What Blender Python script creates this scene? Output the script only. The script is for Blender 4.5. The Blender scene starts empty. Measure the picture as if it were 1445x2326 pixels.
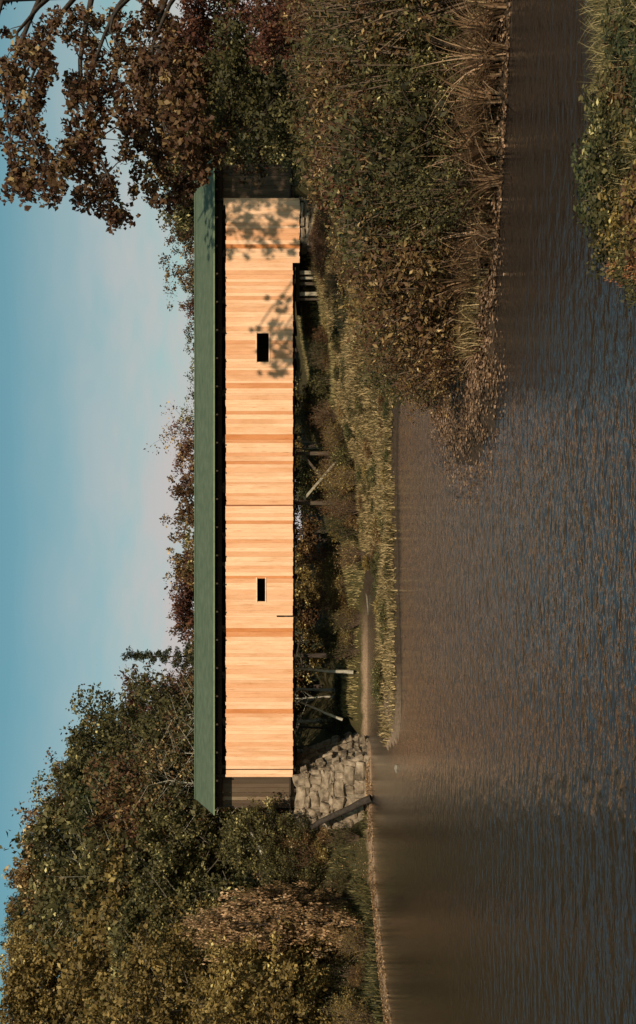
import bpy, math, random
import numpy as np
from mathutils import Vector, Matrix, Quaternion

R = math.radians
scn = bpy.context.scene
col = scn.collection
rng = np.random.default_rng(11)
random.seed(5)

# ------------------------------------------------------------------ camera
# The photograph is a postcard lying on its side: the sky is at the left of the
# picture, so the camera is rolled a quarter turn.
F, CX, CY, CAMH = 2478.0, 1163.0, 722.0, 2.8
cam = bpy.data.cameras.new('camera')
cam.sensor_fit = 'VERTICAL'
cam.sensor_height = 36.0
cam.sensor_width = 36.0
cam.lens = 36.0 * F / 2326.0
cam.clip_start = 0.05
cam.clip_end = 3000
cam_ob = bpy.data.objects.new('camera', cam)
col.objects.link(cam_ob)
cam_ob.matrix_world = Matrix(((0, 1, 0, 0), (0, 0, -1, 0), (-1, 0, 0, CAMH), (0, 0, 0, 1)))
scn.camera = cam_ob

# ------------------------------------------------------------------ light
SUN_EL, SUN_AZ = R(35), R(9)          # azimuth: to the bridge's far-end side of straight behind the camera
SUN = Vector((math.sin(SUN_AZ) * math.cos(SUN_EL), -math.cos(SUN_AZ) * math.cos(SUN_EL), math.sin(SUN_EL)))
world = bpy.data.worlds.new('World')
scn.world = world
world.use_nodes = True
wn, wl = world.node_tree.nodes, world.node_tree.links
wn.clear()
w_out = wn.new('ShaderNodeOutputWorld')
w_bg = wn.new('ShaderNodeBackground')
w_sky = wn.new('ShaderNodeTexSky')
w_sky.sky_type = 'NISHITA'
w_sky.sun_disc = False
w_sky.sun_elevation = SUN_EL
w_sky.sun_rotation = math.atan2(SUN.x, SUN.y)
w_sky.air_density = 1.0
w_sky.dust_density = 0.6
w_sky.ozone_density = 1.0
w_bg.inputs['Strength'].default_value = 0.095
tc = wn.new('ShaderNodeTexCoord')
# thin cloud layer overhead: direction divided by its height, so it closes up towards the horizon
sep = wn.new('ShaderNodeSeparateXYZ')
wl.new(tc.outputs['Generated'], sep.inputs[0])
zz = wn.new('ShaderNodeMath'); zz.operation = 'MAXIMUM'; zz.inputs[1].default_value = 0.0
wl.new(sep.outputs['Z'], zz.inputs[0])
za = wn.new('ShaderNodeMath'); za.operation = 'ADD'; za.inputs[1].default_value = 0.14
wl.new(zz.outputs[0], za.inputs[0])
cmb = wn.new('ShaderNodeCombineXYZ')
for ax in 'XY':
    dv = wn.new('ShaderNodeMath'); dv.operation = 'DIVIDE'
    wl.new(sep.outputs[ax], dv.inputs[0]); wl.new(za.outputs[0], dv.inputs[1])
    wl.new(dv.outputs[0], cmb.inputs[ax])
mp = wn.new('ShaderNodeMapping')
mp.inputs['Scale'].default_value = (.55, .5, 1)
mp.inputs['Rotation'].default_value = (0.0, 0, R(-35))
mp.inputs['Location'].default_value = (6.3, -1.1, 0)
nz = wn.new('ShaderNodeTexNoise')
nz.inputs['Scale'].default_value = 1.0
nz.inputs['Detail'].default_value = 5.0
nz.inputs['Roughness'].default_value = 0.64
rp = wn.new('ShaderNodeValToRGB')
rp.color_ramp.elements[0].position = 0.31
rp.color_ramp.elements[0].color = (0, 0, 0, 1)
rp.color_ramp.elements[1].position = 0.54
rp.color_ramp.elements[1].color = (1, 1, 1, 1)
hz = wn.new('ShaderNodeMapRange')                 # the same layer looks denser at low angles
hz.inputs['From Min'].default_value = 0.27
hz.inputs['From Max'].default_value = 0.13
hz.inputs['To Min'].default_value = 0.06
hz.inputs['To Max'].default_value = 1.0
wl.new(zz.outputs[0], hz.inputs['Value'])
fm = wn.new('ShaderNodeMath'); fm.operation = 'MULTIPLY'
tn = wn.new('ShaderNodeMix'); tn.data_type = 'RGBA'; tn.blend_type = 'MULTIPLY'
tn.inputs['Factor'].default_value = 1.0
tn.inputs['B'].default_value = (.58, .93, .76, 1)
mx = wn.new('ShaderNodeMix')
mx.data_type = 'RGBA'
mx.inputs['B'].default_value = (5.8, 5.4, 5.25, 1)
wl.new(cmb.outputs[0], mp.inputs['Vector'])
wl.new(mp.outputs['Vector'], nz.inputs['Vector'])
wl.new(nz.outputs['Fac'], rp.inputs['Fac'])
wl.new(rp.outputs['Color'], fm.inputs[0])
wl.new(hz.outputs[0], fm.inputs[1])
wl.new(fm.outputs[0], mx.inputs['Factor'])
wl.new(w_sky.outputs['Color'], tn.inputs['A'])
wl.new(tn.outputs['Result'], mx.inputs['A'])
wl.new(mx.outputs['Result'], w_bg.inputs['Color'])
wl.new(w_bg.outputs['Background'], w_out.inputs['Surface'])

sun = bpy.data.lights.new('sun', 'SUN')
sun.energy = 4.4
sun.angle = R(0.5)
sun.color = (1.0, 0.86, 0.68)
sun_ob = bpy.data.objects.new('sun', sun)
col.objects.link(sun_ob)
sun_ob.location = SUN * 100
sun_ob.rotation_euler = SUN.to_track_quat('Z', 'Y').to_euler()

scn.view_settings.view_transform = 'Standard'
scn.view_settings.look = 'None'
scn.view_settings.exposure = 0.0
scn.view_settings.gamma = 1.0
scn.render.engine = 'CYCLES'
scn.cycles.max_bounces = 5
scn.cycles.transparent_max_bounces = 4


# ------------------------------------------------------------------ helpers
def P(u, v, Y):
    """point at depth Y seen at (u, v) of the photograph held upright"""
    return Vector(((u - CX) / F * Y, Y, CAMH + (CY - v) / F * Y))


def sst(a, b, t):
    k = np.clip((t - a) / (b - a), 0, 1)
    return k * k * (3 - 2 * k)


def tag(o, label=None, cat=None, group=None, kind=None):
    if label: o['label'] = label
    if cat: o['category'] = cat
    if group: o['group'] = group
    if kind: o['kind'] = kind
    return o


def link(name, data, parent=None, mat=None):
    o = bpy.data.objects.new(name, data)
    col.objects.link(o)
    if parent is not None:
        o.parent = parent
    if mat is not None and data is not None:
        if not data.materials:
            data.materials.append(mat)
        elif data.materials[0] != mat:
            o.material_slots[0].link = 'OBJECT'
            o.material_slots[0].material = mat
    return o


def empty(name, loc=(0, 0, 0), rz=0.0):
    o = link(name, None)
    o.empty_display_size = 0.3
    o.location = loc
    o.rotation_euler = (0, 0, rz)
    return o


class MB:
    """collects quads / polygons, builds one mesh"""
    def __init__(s):
        s.v, s.f = [], []

    def poly(s, pts):
        n = len(s.v)
        s.v += [tuple(p) for p in pts]
        s.f.append(tuple(range(n, n + len(pts))))

    def box(s, a, b):
        x0, y0, z0 = a
        x1, y1, z1 = b
        n = len(s.v)
        s.v += [(x0, y0, z0), (x1, y0, z0), (x1, y1, z0), (x0, y1, z0), (x0, y0, z1), (x1, y0, z1), (x1, y1, z1), (x0, y1, z1)]
        for q in ((0, 3, 2, 1), (4, 5, 6, 7), (0, 1, 5, 4), (1, 2, 6, 5), (2, 3, 7, 6), (3, 0, 4, 7)):
            s.f.append(tuple(n + i for i in q))

    def prism(s, prof, x0, x1):
        """profile [(y,z)] extruded along x"""
        n, k = len(s.v), len(prof)
        s.v += [(x0, y, z) for y, z in prof] + [(x1, y, z) for y, z in prof]
        s.f.append(tuple(n + i for i in range(k)))
        s.f.append(tuple(n + k + i for i in reversed(range(k))))
        for i in range(k):
            j = (i + 1) % k
            s.f.append((n + i, n + k + i, n + k + j, n + j))

    def bar(s, a, b, w, h):
        a, b = Vector(a), Vector(b)
        d = (b - a).normalized()
        up = Vector((0, 0, 1)) if abs(d.z) < .95 else Vector((0, 1, 0))
        r = d.cross(up).normalized()
        t = r.cross(d)
        n = len(s.v)
        for p in (a, b):
            for i, j in ((-1, -1), (1, -1), (1, 1), (-1, 1)):
                s.v.append(tuple(p + r * (i * w / 2) + t * (j * h / 2)))
        for q in ((0, 3, 2, 1), (4, 5, 6, 7), (0, 1, 5, 4), (1, 2, 6, 5), (2, 3, 7, 6), (3, 0, 4, 7)):
            s.f.append(tuple(n + i for i in q))

    def tube(s, pts, rad, k=6, cap=True):
        pts = [Vector(p) for p in pts]
        rings = []
        for i, p in enumerate(pts):
            d = (pts[min(i + 1, len(pts) - 1)] - pts[max(i - 1, 0)]).normalized()
            ref = Vector((1, 0, 0)) if abs(d.x) < .8 else Vector((0, 1, 0))
            a = d.cross(ref).normalized()
            b = d.cross(a)
            n = len(s.v)
            for j in range(k):
                t = 2 * math.pi * j / k
                s.v.append(tuple(p + (a * math.cos(t) + b * math.sin(t)) * rad[i]))
            rings.append(n)
        for i in range(len(pts) - 1):
            for j in range(k):
                q = (j + 1) % k
                s.f.append((rings[i] + j, rings[i] + q, rings[i + 1] + q, rings[i + 1] + j))
        if cap:
            s.f.append(tuple(rings[0] + j for j in range(k)))
            s.f.append(tuple(rings[-1] + j for j in reversed(range(k))))

    def mesh(s, name, smooth=False):
        me = bpy.data.meshes.new(name)
        me.from_pydata(s.v, [], s.f)
        me.update()
        if smooth:
            me.polygons.foreach_set('use_smooth', [True] * len(me.polygons))
        return me

    def build(s, name, mat, parent=None, smooth=False):
        return link(name, s.mesh(name, smooth), parent, mat)


def quad_mesh(name, V, Q, tint=None):
    """fast mesh from numpy arrays, Q is (m,4)"""
    me = bpy.data.meshes.new(name)
    m = len(Q)
    me.vertices.add(len(V))
    me.vertices.foreach_set('co', np.asarray(V, np.float32).ravel())
    me.loops.add(4 * m)
    me.loops.foreach_set('vertex_index', np.asarray(Q, np.int32).ravel())
    me.polygons.add(m)
    me.polygons.foreach_set('loop_start', np.arange(0, 4 * m, 4, dtype=np.int32))
    me.polygons.foreach_set('loop_total', np.full(m, 4, np.int32))
    if tint is not None:
        at = me.attributes.new('tint', 'FLOAT', 'FACE')
        at.data.foreach_set('value', np.asarray(tint, np.float32))
    me.update(calc_edges=True)
    return me


def unit(a):
    return a / np.maximum(np.linalg.norm(a, axis=1, keepdims=True), 1e-6)


def leaf_quads(C, size, droop=0.0, elong=1.7, up=0.0):
    n = len(C)
    d = rng.normal(size=(n, 3))
    d[:, 2] -= droop
    d = unit(d)
    r = rng.normal(size=(n, 3))
    r[:, 2] *= (1 - up)
    s = unit(np.cross(d, r))
    nn = np.cross(d, s)
    L = (size * rng.uniform(.6, 1.35, n))[:, None]
    W = L / elong
    V = np.empty((n, 4, 3))
    V[:, 0] = C - d * L * .5
    V[:, 1] = C + s * W * .5 + nn * W * .18 + d * L * .06
    V[:, 2] = C + d * L * .5
    V[:, 3] = C - s * W * .5 + nn * W * .18 + d * L * .06
    return V.reshape(-1, 3), np.arange(4 * n).reshape(n, 4)


def clump_leaves(clumps, radii, per, flat=.75):
    clumps = np.asarray(clumps, float)
    radii = np.broadcast_to(np.asarray(radii, float), (len(clumps),))
    C = np.repeat(clumps, per, axis=0)
    rr = np.repeat(radii, per)[:, None]
    off = unit(rng.normal(size=C.shape)) * (rng.uniform(0, 1, (len(C), 1)) ** .6)
    off[:, 2] *= flat
    tint = np.repeat(rng.uniform(0, 1, len(clumps)), per) * .38 + rng.uniform(0, 1, len(C)) * .62
    return C + off * rr, tint


def foliage(name, clumps, radii, per, size, droop=.3, elong=1.7, flat=.75):
    C, t = clump_leaves(clumps, radii, per, flat)
    V, Q = leaf_quads(C, size, droop, elong)
    return quad_mesh(name, V, Q, t)


def blades(name, base, height, width, lean=.5, seg=3, az=None):
    """arched grass blades, tapering strips"""
    n = len(base)
    h = height * rng.uniform(.55, 1.25, n)
    a = rng.uniform(0, 2 * math.pi, n) if az is None else az
    out = np.stack([np.cos(a), np.sin(a), np.zeros(n)], 1)
    side = np.stack([-np.sin(a + rng.normal(0, .5, n)), np.cos(a), np.zeros(n)], 1)
    ln = lean * rng.uniform(.2, 1.4, n)
    V = np.empty((n, seg + 1, 2, 3))
    for i in range(seg + 1):
        t = i / seg
        p = base + out * (h * ln * t * t)[:, None]
        p[:, 2] += h * (t - .45 * np.minimum(ln, 1.5) * t * t)
        w = width * (1 - t * .92)
        w = np.broadcast_to(w, (n,))[:, None] * .5
        V[:, i, 0] = p - side * w
        V[:, i, 1] = p + side * w
    idx = np.arange(n * (seg + 1) * 2).reshape(n, seg + 1, 2)
    Q = np.stack([np.stack([idx[:, i, 0], idx[:, i, 1], idx[:, i + 1, 1], idx[:, i + 1, 0]], 1) for i in range(seg)], 1).reshape(-1, 4)
    return quad_mesh(name, V.reshape(-1, 3), Q, np.repeat(rng.uniform(0, 1, n), seg))


# ------------------------------------------------------------------ materials
def new_mat(name):
    m = bpy.data.materials.new(name)
    m.use_nodes = True
    nt = m.node_tree
    b = nt.nodes['Principled BSDF']
    return m, nt.nodes, nt.links, b


def ramp(nodes, stops):
    r = nodes.new('ShaderNodeValToRGB')
    e = r.color_ramp.elements
    e[0].position, e[0].color = stops[0][0], (*stops[0][1], 1)
    e[1].position, e[1].color = stops[-1][0], (*stops[-1][1], 1)
    for p, c in stops[1:-1]:
        x = e.new(p)
        x.color = (*c, 1)
    return r


def noise(nodes, links, scale, detail=4, rough=.55, stretch=(1, 1, 1), coord='Object', rnd=False):
    if coord == 'Position':
        g = nodes.new('ShaderNodeNewGeometry')
        src = g.outputs['Position']
    else:
        t = nodes.new('ShaderNodeTexCoord')
        src = t.outputs[coord]
    if rnd:
        oi = nodes.new('ShaderNodeObjectInfo')
        mm = nodes.new('ShaderNodeVectorMath')
        mm.operation = 'MULTIPLY_ADD'
        mm.inputs[1].default_value = (37, 17, 23)
        links.new(oi.outputs['Random'], mm.inputs[0])
        links.new(src, mm.inputs[2])
        src = mm.outputs[0]
    m = nodes.new('ShaderNodeMapping')
    m.inputs['Scale'].default_value = stretch
    links.new(src, m.inputs['Vector'])
    n = nodes.new('ShaderNodeTexNoise')
    n.inputs['Scale'].default_value = scale
    n.inputs['Detail'].default_value = detail
    n.inputs['Roughness'].default_value = rough
    links.new(m.outputs['Vector'], n.inputs['Vector'])
    return n


def bump(nodes, links, b, src, strength=.3, dist=.02):
    bp = nodes.new('ShaderNodeBump')
    bp.inputs['Strength'].default_value = strength
    bp.inputs['Distance'].default_value = dist
    links.new(src, bp.inputs['Height'])
    links.new(bp.outputs['Normal'], b.inputs['Normal'])


def noise_mat(name, stops, scale, rough=.85, detail=5, stretch=(1, 1, 1), coord='Position', bmp=.3, bdist=.02, rnd=False, spec=.3):
    m, n, l, b = new_mat(name)
    t = noise(n, l, scale, detail, .6, stretch, coord, rnd)
    r = ramp(n, stops)
    l.new(t.outputs['Fac'], r.inputs['Fac'])
    l.new(r.outputs['Color'], b.inputs['Base Color'])
    b.inputs['Roughness'].default_value = rough
    b.inputs['Specular IOR Level'].default_value = spec
    if bmp:
        bump(n, l, b, t.outputs['Fac'], bmp, bdist)
    return m


def leaf_mat(name, stops, trans=.25, rough=.6, vary=.35, gain=1.55):
    stops = [(p, tuple(min(.8, q * gain) for q in c)) for p, c in stops]
    m, n, l, b = new_mat(name)
    at = n.new('ShaderNodeAttribute')
    at.attribute_name = 'tint'
    r = ramp(n, stops)
    oi = n.new('ShaderNodeObjectInfo')
    sh = n.new('ShaderNodeMath')
    sh.operation = 'MULTIPLY_ADD'
    sh.inputs[1].default_value = vary
    sh.inputs[2].default_value = -vary * .5
    l.new(oi.outputs['Random'], sh.inputs[0])
    ad = n.new('ShaderNodeMath')
    ad.operation = 'ADD'
    ad.use_clamp = True
    l.new(sh.outputs[0], ad.inputs[0])
    l.new(at.outputs['Fac'], ad.inputs[1])
    l.new(ad.outputs[0], r.inputs['Fac'])
    l.new(r.outputs['Color'], b.inputs['Base Color'])
    b.inputs['Roughness'].default_value = rough
    b.inputs['Specular IOR Level'].default_value = .25
    tr = n.new('ShaderNodeBsdfTranslucent')
    l.new(r.outputs['Color'], tr.inputs['Color'])
    ms = n.new('ShaderNodeMixShader')
    ms.inputs['Fac'].default_value = trans
    out = n['Material Output']
    l.new(b.outputs[0], ms.inputs[1])
    l.new(tr.outputs[0], ms.inputs[2])
    l.new(ms.outputs[0], out.inputs['Surface'])
    return m


M = {}
M['leaf_brown'] = leaf_mat('leaf_brown', [(0, (.030, .012, .007)), (.4, (.075, .035, .015)), (.72, (.11, .068, .024)), (.88, (.20, .125, .045)), (1, (.46, .32, .14))])
M['leaf_maroon'] = leaf_mat('leaf_maroon', [(0, (.022, .009, .007)), (.5, (.075, .026, .014)), (.78, (.11, .045, .02)), (.9, (.18, .11, .045)), (1, (.42, .29, .13))])
M['leaf_olive'] = leaf_mat('leaf_olive', [(0, (.014, .013, .005)), (.45, (.047, .041, .014)), (.75, (.082, .069, .023)), (.9, (.16, .13, .044)), (1, (.44, .37, .15))])
M['leaf_green'] = leaf_mat('leaf_green', [(0, (.012, .015, .006)), (.5, (.036, .041, .014)), (.8, (.065, .064, .022)), (.92, (.13, .115, .042)), (1, (.38, .32, .14))])
M['leaf_gold'] = leaf_mat('leaf_gold', [(0, (.04, .025, .008)), (.4, (.11, .075, .022)), (.75, (.18, .12, .035)), (.9, (.29, .2, .065)), (1, (.52, .42, .16))], gain=1.6)
M['leaf_rust'] = leaf_mat('leaf_rust', [(0, (.06, .02, .008)), (.5, (.2, .075, .03)), (1, (.42, .22, .1))])
M['leaf_pine'] = leaf_mat('leaf_pine', [(0, (.012, .014, .007)), (.6, (.035, .036, .016)), (1, (.07, .065, .03))], trans=.1)
M['leaf_peach'] = leaf_mat('leaf_peach', [(0, (.03, .02, .008)), (.45, (.11, .07, .028)), (.75, (.22, .125, .06)), (1, (.46, .3, .16))])
M['leaf_bigtree'] = leaf_mat('leaf_bigtree', [(0, (.024, .010, .006)), (.4, (.062, .028, .014)), (.75, (.10, .058, .023)), (.9, (.18, .115, .045)), (1, (.42, .30, .13))])
M['straw'] = leaf_mat('straw', [(0, (.05, .03, .015)), (.5, (.15, .085, .042)), (1, (.36, .23, .13))], trans=.2)
M['grass'] = leaf_mat('grass', [(0, (.028, .022, .009)), (.4, (.075, .056, .022)), (.75, (.16, .115, .045)), (1, (.46, .33, .16))], trans=.25)
M['weeds'] = leaf_mat('weeds', [(0, (.02, .02, .008)), (.4, (.06, .055, .02)), (.75, (.13, .105, .04)), (1, (.38, .29, .13))], trans=.25)
M['litter'] = leaf_mat('litter', [(0, (.04, .022, .011)), (.5, (.11, .064, .034)), (1, (.24, .15, .09))], trans=.05)

M['bark'] = noise_mat('bark', [(.3, (.025, .017, .012)), (.7, (.075, .055, .04))], 9, .95, stretch=(1, 1, .25), bmp=.6, bdist=.03)
M['pale_bark'] = noise_mat('pale_bark', [(.3, (.22, .19, .14)), (.55, (.4, .36, .27)), (.75, (.56, .5, .38))], 6, .85, stretch=(1, 1, .8), bmp=.3)
M['grey_bark'] = noise_mat('grey_bark', [(.3, (.09, .075, .05)), (.7, (.22, .18, .12))], 8, .9, stretch=(1, 1, .3), bmp=.4)
M['twig'] = noise_mat('twig', [(.3, (.07, .046, .03)), (.7, (.22, .145, .09))], 10, .9, bmp=.2)
M['log'] = noise_mat('log', [(.3, (.02, .015, .011)), (.7, (.06, .045, .032))], 7, .9, stretch=(1, 1, 1), bmp=.6)
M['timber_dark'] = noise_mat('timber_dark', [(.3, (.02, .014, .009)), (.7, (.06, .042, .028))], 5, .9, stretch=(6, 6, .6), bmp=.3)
M['timber_old'] = noise_mat('timber_old', [(.3, (.035, .024, .015)), (.6, (.10, .072, .046)), (.8, (.2, .15, .095))], 7, .9, stretch=(5, 5, .35), bmp=.3, rnd=True)
M['timber_pale'] = noise_mat('timber_pale', [(.3, (.2, .165, .11)), (.7, (.42, .36, .25))], 7, .9, stretch=(5, 5, .35), bmp=.3, rnd=True)

# vertical boards: each board carries its own colour
m, n, l, b = new_mat('board_wood')
oi = n.new('ShaderNodeObjectInfo')
g1 = noise(n, l, 3.0, 6, .65, (6, 6, .35), 'Position', True)
g2 = noise(n, l, 1.0, 3, .5, (2.2, 2.2, .5), 'Position', True)
g3 = noise(n, l, 30, 4, .7, (2.5, 2.5, .1), 'Position', True)
r1 = ramp(n, [(.30, (.66, .50, .38)), (.37, (.93, .88, .84)), (.44, (.99, .98, .97)), (.75, (1.04, 1.04, 1.04))])
r2 = ramp(n, [(.30, (.88, .81, .73)), (.55, (1, 1, 1)), (.8, (1.03, 1.05, 1.07))])
r3 = ramp(n, [(.33, (.84, .80, .76)), (.55, (1, 1, 1)), (.8, (1.03, 1.03, 1.03))])
l.new(g1.outputs['Fac'], r1.inputs['Fac'])
l.new(g2.outputs['Fac'], r2.inputs['Fac'])
l.new(g3.outputs['Fac'], r3.inputs['Fac'])
prev = oi.outputs['Color']
for r_ in (r1, r2, r3):
    mxx = n.new('ShaderNodeMix')
    mxx.data_type = 'RGBA'
    mxx.blend_type = 'MULTIPLY'
    mxx.inputs['Factor'].default_value = 1
    l.new(prev, mxx.inputs['A'])
    l.new(r_.outputs['Color'], mxx.inputs['B'])
    prev = mxx.outputs['Result']
l.new(prev, b.inputs['Base Color'])
b.inputs['Roughness'].default_value = .8
b.inputs['Specular IOR Level'].default_value = .2
bump(n, l, b, g3.outputs['Fac'], .25, .01)
M['board'] = m

M['roof'] = noise_mat('roof_green', [(.25, (.055, .078, .046)), (.5, (.078, .104, .062)), (.75, (.105, .134, .082))], 1.6, .75, detail=8, stretch=(1, 2, 2), bmp=.2, bdist=.01, spec=.3)
M['drip'] = noise_mat('drip_edge_paint', [(.3, (.13, .17, .09)), (.7, (.2, .25, .13))], 3, .6, bmp=.1)
M['stone'] = noise_mat('stone', [(.28, (.045, .034, .022)), (.42, (.15, .11, .07)), (.58, (.30, .225, .15)), (.75, (.46, .37, .26))], 2.2, .92, detail=8, bmp=.7, bdist=.04, rnd=True)
M['mortar'] = noise_mat('mortar', [(.3, (.12, .09, .06)), (.7, (.28, .22, .15))], 5, .95, bmp=.5)
M['rock'] = noise_mat('rock', [(.3, (.12, .10, .07)), (.7, (.28, .24, .18))], 4, .9, bmp=.5)

# ground: earth and litter, muddy lip by the water
m, n, l, b = new_mat('ground_earth')
gp = n.new('ShaderNodeNewGeometry')
sx = n.new('ShaderNodeSeparateXYZ')
l.new(gp.outputs['Position'], sx.inputs[0])
na = noise(n, l, .9, 8, .65, coord='Position')
nb = noise(n, l, 9, 6, .7, coord='Position')
ra = ramp(n, [(.3, (.028, .026, .010)), (.5, (.055, .046, .018)), (.7, (.10, .075, .032))])
rb0 = ramp(n, [(.3, (.17, .11, .065)), (.6, (.34, .235, .15)), (.8, (.48, .36, .25))])
rb1 = ramp(n, [(.3, (.03, .02, .012)), (.6, (.07, .047, .028)), (.8, (.15, .10, .06))])
gx_ = n.new('ShaderNodeMapRange')          # pale gravel on the abutment side of the river, dark mud on the other
gx_.inputs['From Min'].default_value = -8.5
gx_.inputs['From Max'].default_value = -5.0
l.new(sx.outputs['X'], gx_.inputs['Value'])
l.new(nb.outputs['Fac'], rb0.inputs['Fac'])
l.new(nb.outputs['Fac'], rb1.inputs['Fac'])
rb = n.new('ShaderNodeMix')
rb.data_type = 'RGBA'
l.new(gx_.outputs[0], rb.inputs['Factor'])
l.new(rb0.outputs['Color'], rb.inputs['A'])
l.new(rb1.outputs['Color'], rb.inputs['B'])
l.new(nb.outputs['Fac'], ra.inputs['Fac'])
ma = n.new('ShaderNodeMath')
ma.operation = 'MULTIPLY_ADD'
ma.inputs[1].default_value = .5
l.new(na.outputs['Fac'], ma.inputs[0])
l.new(sx.outputs['Z'], ma.inputs[2])
mr = n.new('ShaderNodeMapRange')
mr.inputs['From Min'].default_value = .42
mr.inputs['From Max'].default_value = .62
l.new(ma.outputs[0], mr.inputs['Value'])
mm = n.new('ShaderNodeMix')
mm.data_type = 'RGBA'
l.new(mr.outputs[0], mm.inputs['Factor'])
l.new(rb.outputs['Result'], mm.inputs['A'])
l.new(ra.outputs['Color'], mm.inputs['B'])
l.new(mm.outputs['Result'], b.inputs['Base Color'])
b.inputs['Roughness'].default_value = .95
b.inputs['Specular IOR Level'].default_value = .15
bump(n, l, b, nb.outputs['Fac'], .8, .06)
M['ground'] = m

m, n, l, b = new_mat('river_water')
b.inputs['Base Color'].default_value = (.027, .021, .017, 1)
b.inputs['Roughness'].default_value = .13
b.inputs['IOR'].default_value = 1.33
w1 = noise(n, l, 2.6, 3, .5, (1.0, 1.45, 1), 'Position')
w2 = noise(n, l, 6.5, 2, .5, (.8, 1.6, 1), 'Position')
wv = n.new('ShaderNodeMath')
wv.operation = 'MULTIPLY_ADD'
wv.inputs[1].default_value = .2
l.new(w2.outputs['Fac'], wv.inputs[0])
l.new(w1.outputs['Fac'], wv.inputs[2])
wg = n.new('ShaderNodeNewGeometry')
ws_ = n.new('ShaderNodeSeparateXYZ')
l.new(wg.outputs['Position'], ws_.inputs[0])
wn2 = noise(n, l, .22, 3, .6, (1, 1, 1), 'Position')
wa = n.new('ShaderNodeMath'); wa.operation = 'MULTIPLY_ADD'; wa.inputs[1].default_value = 7.0
l.new(wn2.outputs['Fac'], wa.inputs[0]); l.new(ws_.outputs['X'], wa.inputs[2])
wr = n.new('ShaderNodeMapRange')           # sheltered water is calmer towards the abutment bank
wr.inputs['From Min'].default_value = -10.0
wr.inputs['From Max'].default_value = 1.0
wr.inputs['To Min'].default_value = .22
l.new(wa.outputs[0], wr.inputs['Value'])
wm = n.new('ShaderNodeMath'); wm.operation = 'MULTIPLY'
l.new(wv.outputs[0], wm.inputs[0]); l.new(wr.outputs[0], wm.inputs[1])
bump(n, l, b, wm.outputs[0], 1.0, .075)
M['water'] = m
M['dark_inside'] = M['timber_dark']

# ------------------------------------------------------------------ ground and river
RIVER = [(-90, 2), (-30, 6.2), (-10, 7.6), (0.6, 8.0), (1.7, 8.9), (3.2, 9.9), (5.2, 10.3), (8, 11.5), (10, 13.3), (9.4, 15.2), (7.4, 15.8),
         (6.1, 16.2), (4.9, 16.6), (3.7, 17.2), (2.5, 17.6), (1.9, 16.9), (1.3, 17.7), (.9, 19.4), (1.1, 22.0), (1.9, 25), (2.9, 28),
         (3.6, 32), (3.9, 36), (3.5, 38.7), (2.0, 39.0), (-2.5, 37.9), (-5.2, 37.2), (-7.0, 37.0), (-7.9, 38.4), (-8.6, 41), (-9.6, 44),
         (-8.6, 46), (-5.2, 47.2), (-3.4, 50), (-3.4, 55), (-4.0, 60), (-5.4, 61.6), (-9, 61.9), (-13.0, 62.2), (-12.6, 58.0),
         (-15.0, 57.1), (-16.2, 56.2), (-17.6, 54.2), (-18.5, 50.3), (-19.2, 46.9), (-19.3, 43.9), (-19.5, 41.3), (-21, 35), (-26, 26),
         (-42, 19), (-90, 15)]
RV = np.array(RIVER, float)


def river_sd(x, y):
    """distance to the waterline, negative in the water"""
    shp = x.shape
    p = np.stack([x.ravel(), y.ravel()], 1)
    best = np.full(len(p), 1e9)
    inside = np.zeros(len(p), bool)
    for i in range(len(RV)):
        a, c = RV[i], RV[(i + 1) % len(RV)]
        d = c - a
        t = np.clip(((p - a) @ d) / (d @ d), 0, 1)
        q = p - a - t[:, None] * d
        best = np.minimum(best, (q * q).sum(1))
        cond = (a[1] > p[:, 1]) != (c[1] > p[:, 1])
        xx = a[0] + (p[:, 1] - a[1]) / (d[1] if abs(d[1]) > 1e-9 else 1e-9) * d[0]
        inside ^= cond & (p[:, 0] < xx)
    s = np.sqrt(best)
    s[inside] *= -1
    return s.reshape(shp)


def wob(x, y):
    return (np.sin(x * 1.7 + 1.3 * np.sin(y * .9)) * np.cos(y * 1.3 + np.sin(x * .7)) * .5
            + np.sin(x * 4.1 + y * 2.3) * np.cos(y * 3.7 - x * 1.1) * .3 + np.sin(x * .35 + 2) * np.cos(y * .3) * .6)


def height(x, y):
    x, y = np.asarray(x, float), np.asarray(y, float)
    sd = river_sd(x, y)
    sd = sd + wob(x * 1.4, y * 1.4) * .16
    o = np.maximum(sd, 0)
    z = .03 + .16 * sst(0, .3, o)
    z = z + 1.2 * sst(.5, 8, o) * sst(2.0, 6, x) * sst(11, 15, y)
    z = z + .9 * sst(7, 14, x) * sst(38, 58, y)
    z = z + 3.2 * sst(.4, 8, o) * sst(-13, -16, x) * sst(25, 40, y)
    z = z + .95 * sst(.1, 1.6, o) * sst(60.5, 62.5, y) * sst(-13.5, -12, x)
    z = z + .5 * sst(-4, 4, x) * sst(50, 60, y)
    z = z + .9 * sst(.3, 9, o) * sst(10.5, 8.5, y)
    road = 4.05 - np.maximum(0, np.abs(y - 61.7) - 3.6) * .75
    side = np.maximum(sst(-16.6, -17.2, x), sst(16.4, 17.0, x)) * sst(0, 1.2, o)
    z = np.where(side > 0, np.maximum(z, road * side), z)
    hill = 15 * sst(-6, -46, x) * sst(66, 98, y) + 3.0 * sst(68, 100, y) + 25 * sst(140, 420, y) * sst(-10, -120, x)
    hill = hill + 6 * sst(-24, -50, x) * sst(35, 60, y)
    z = z + hill + wob(x, y) * .07 * sst(.2, 2.0, o)
    zi = -.02 - .7 * sst(0, 3.0, -sd)
    return np.where(sd > 0, z, zi)


def H(x, y):
    return float(height(np.array([x]), np.array([y]))[0])


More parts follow.
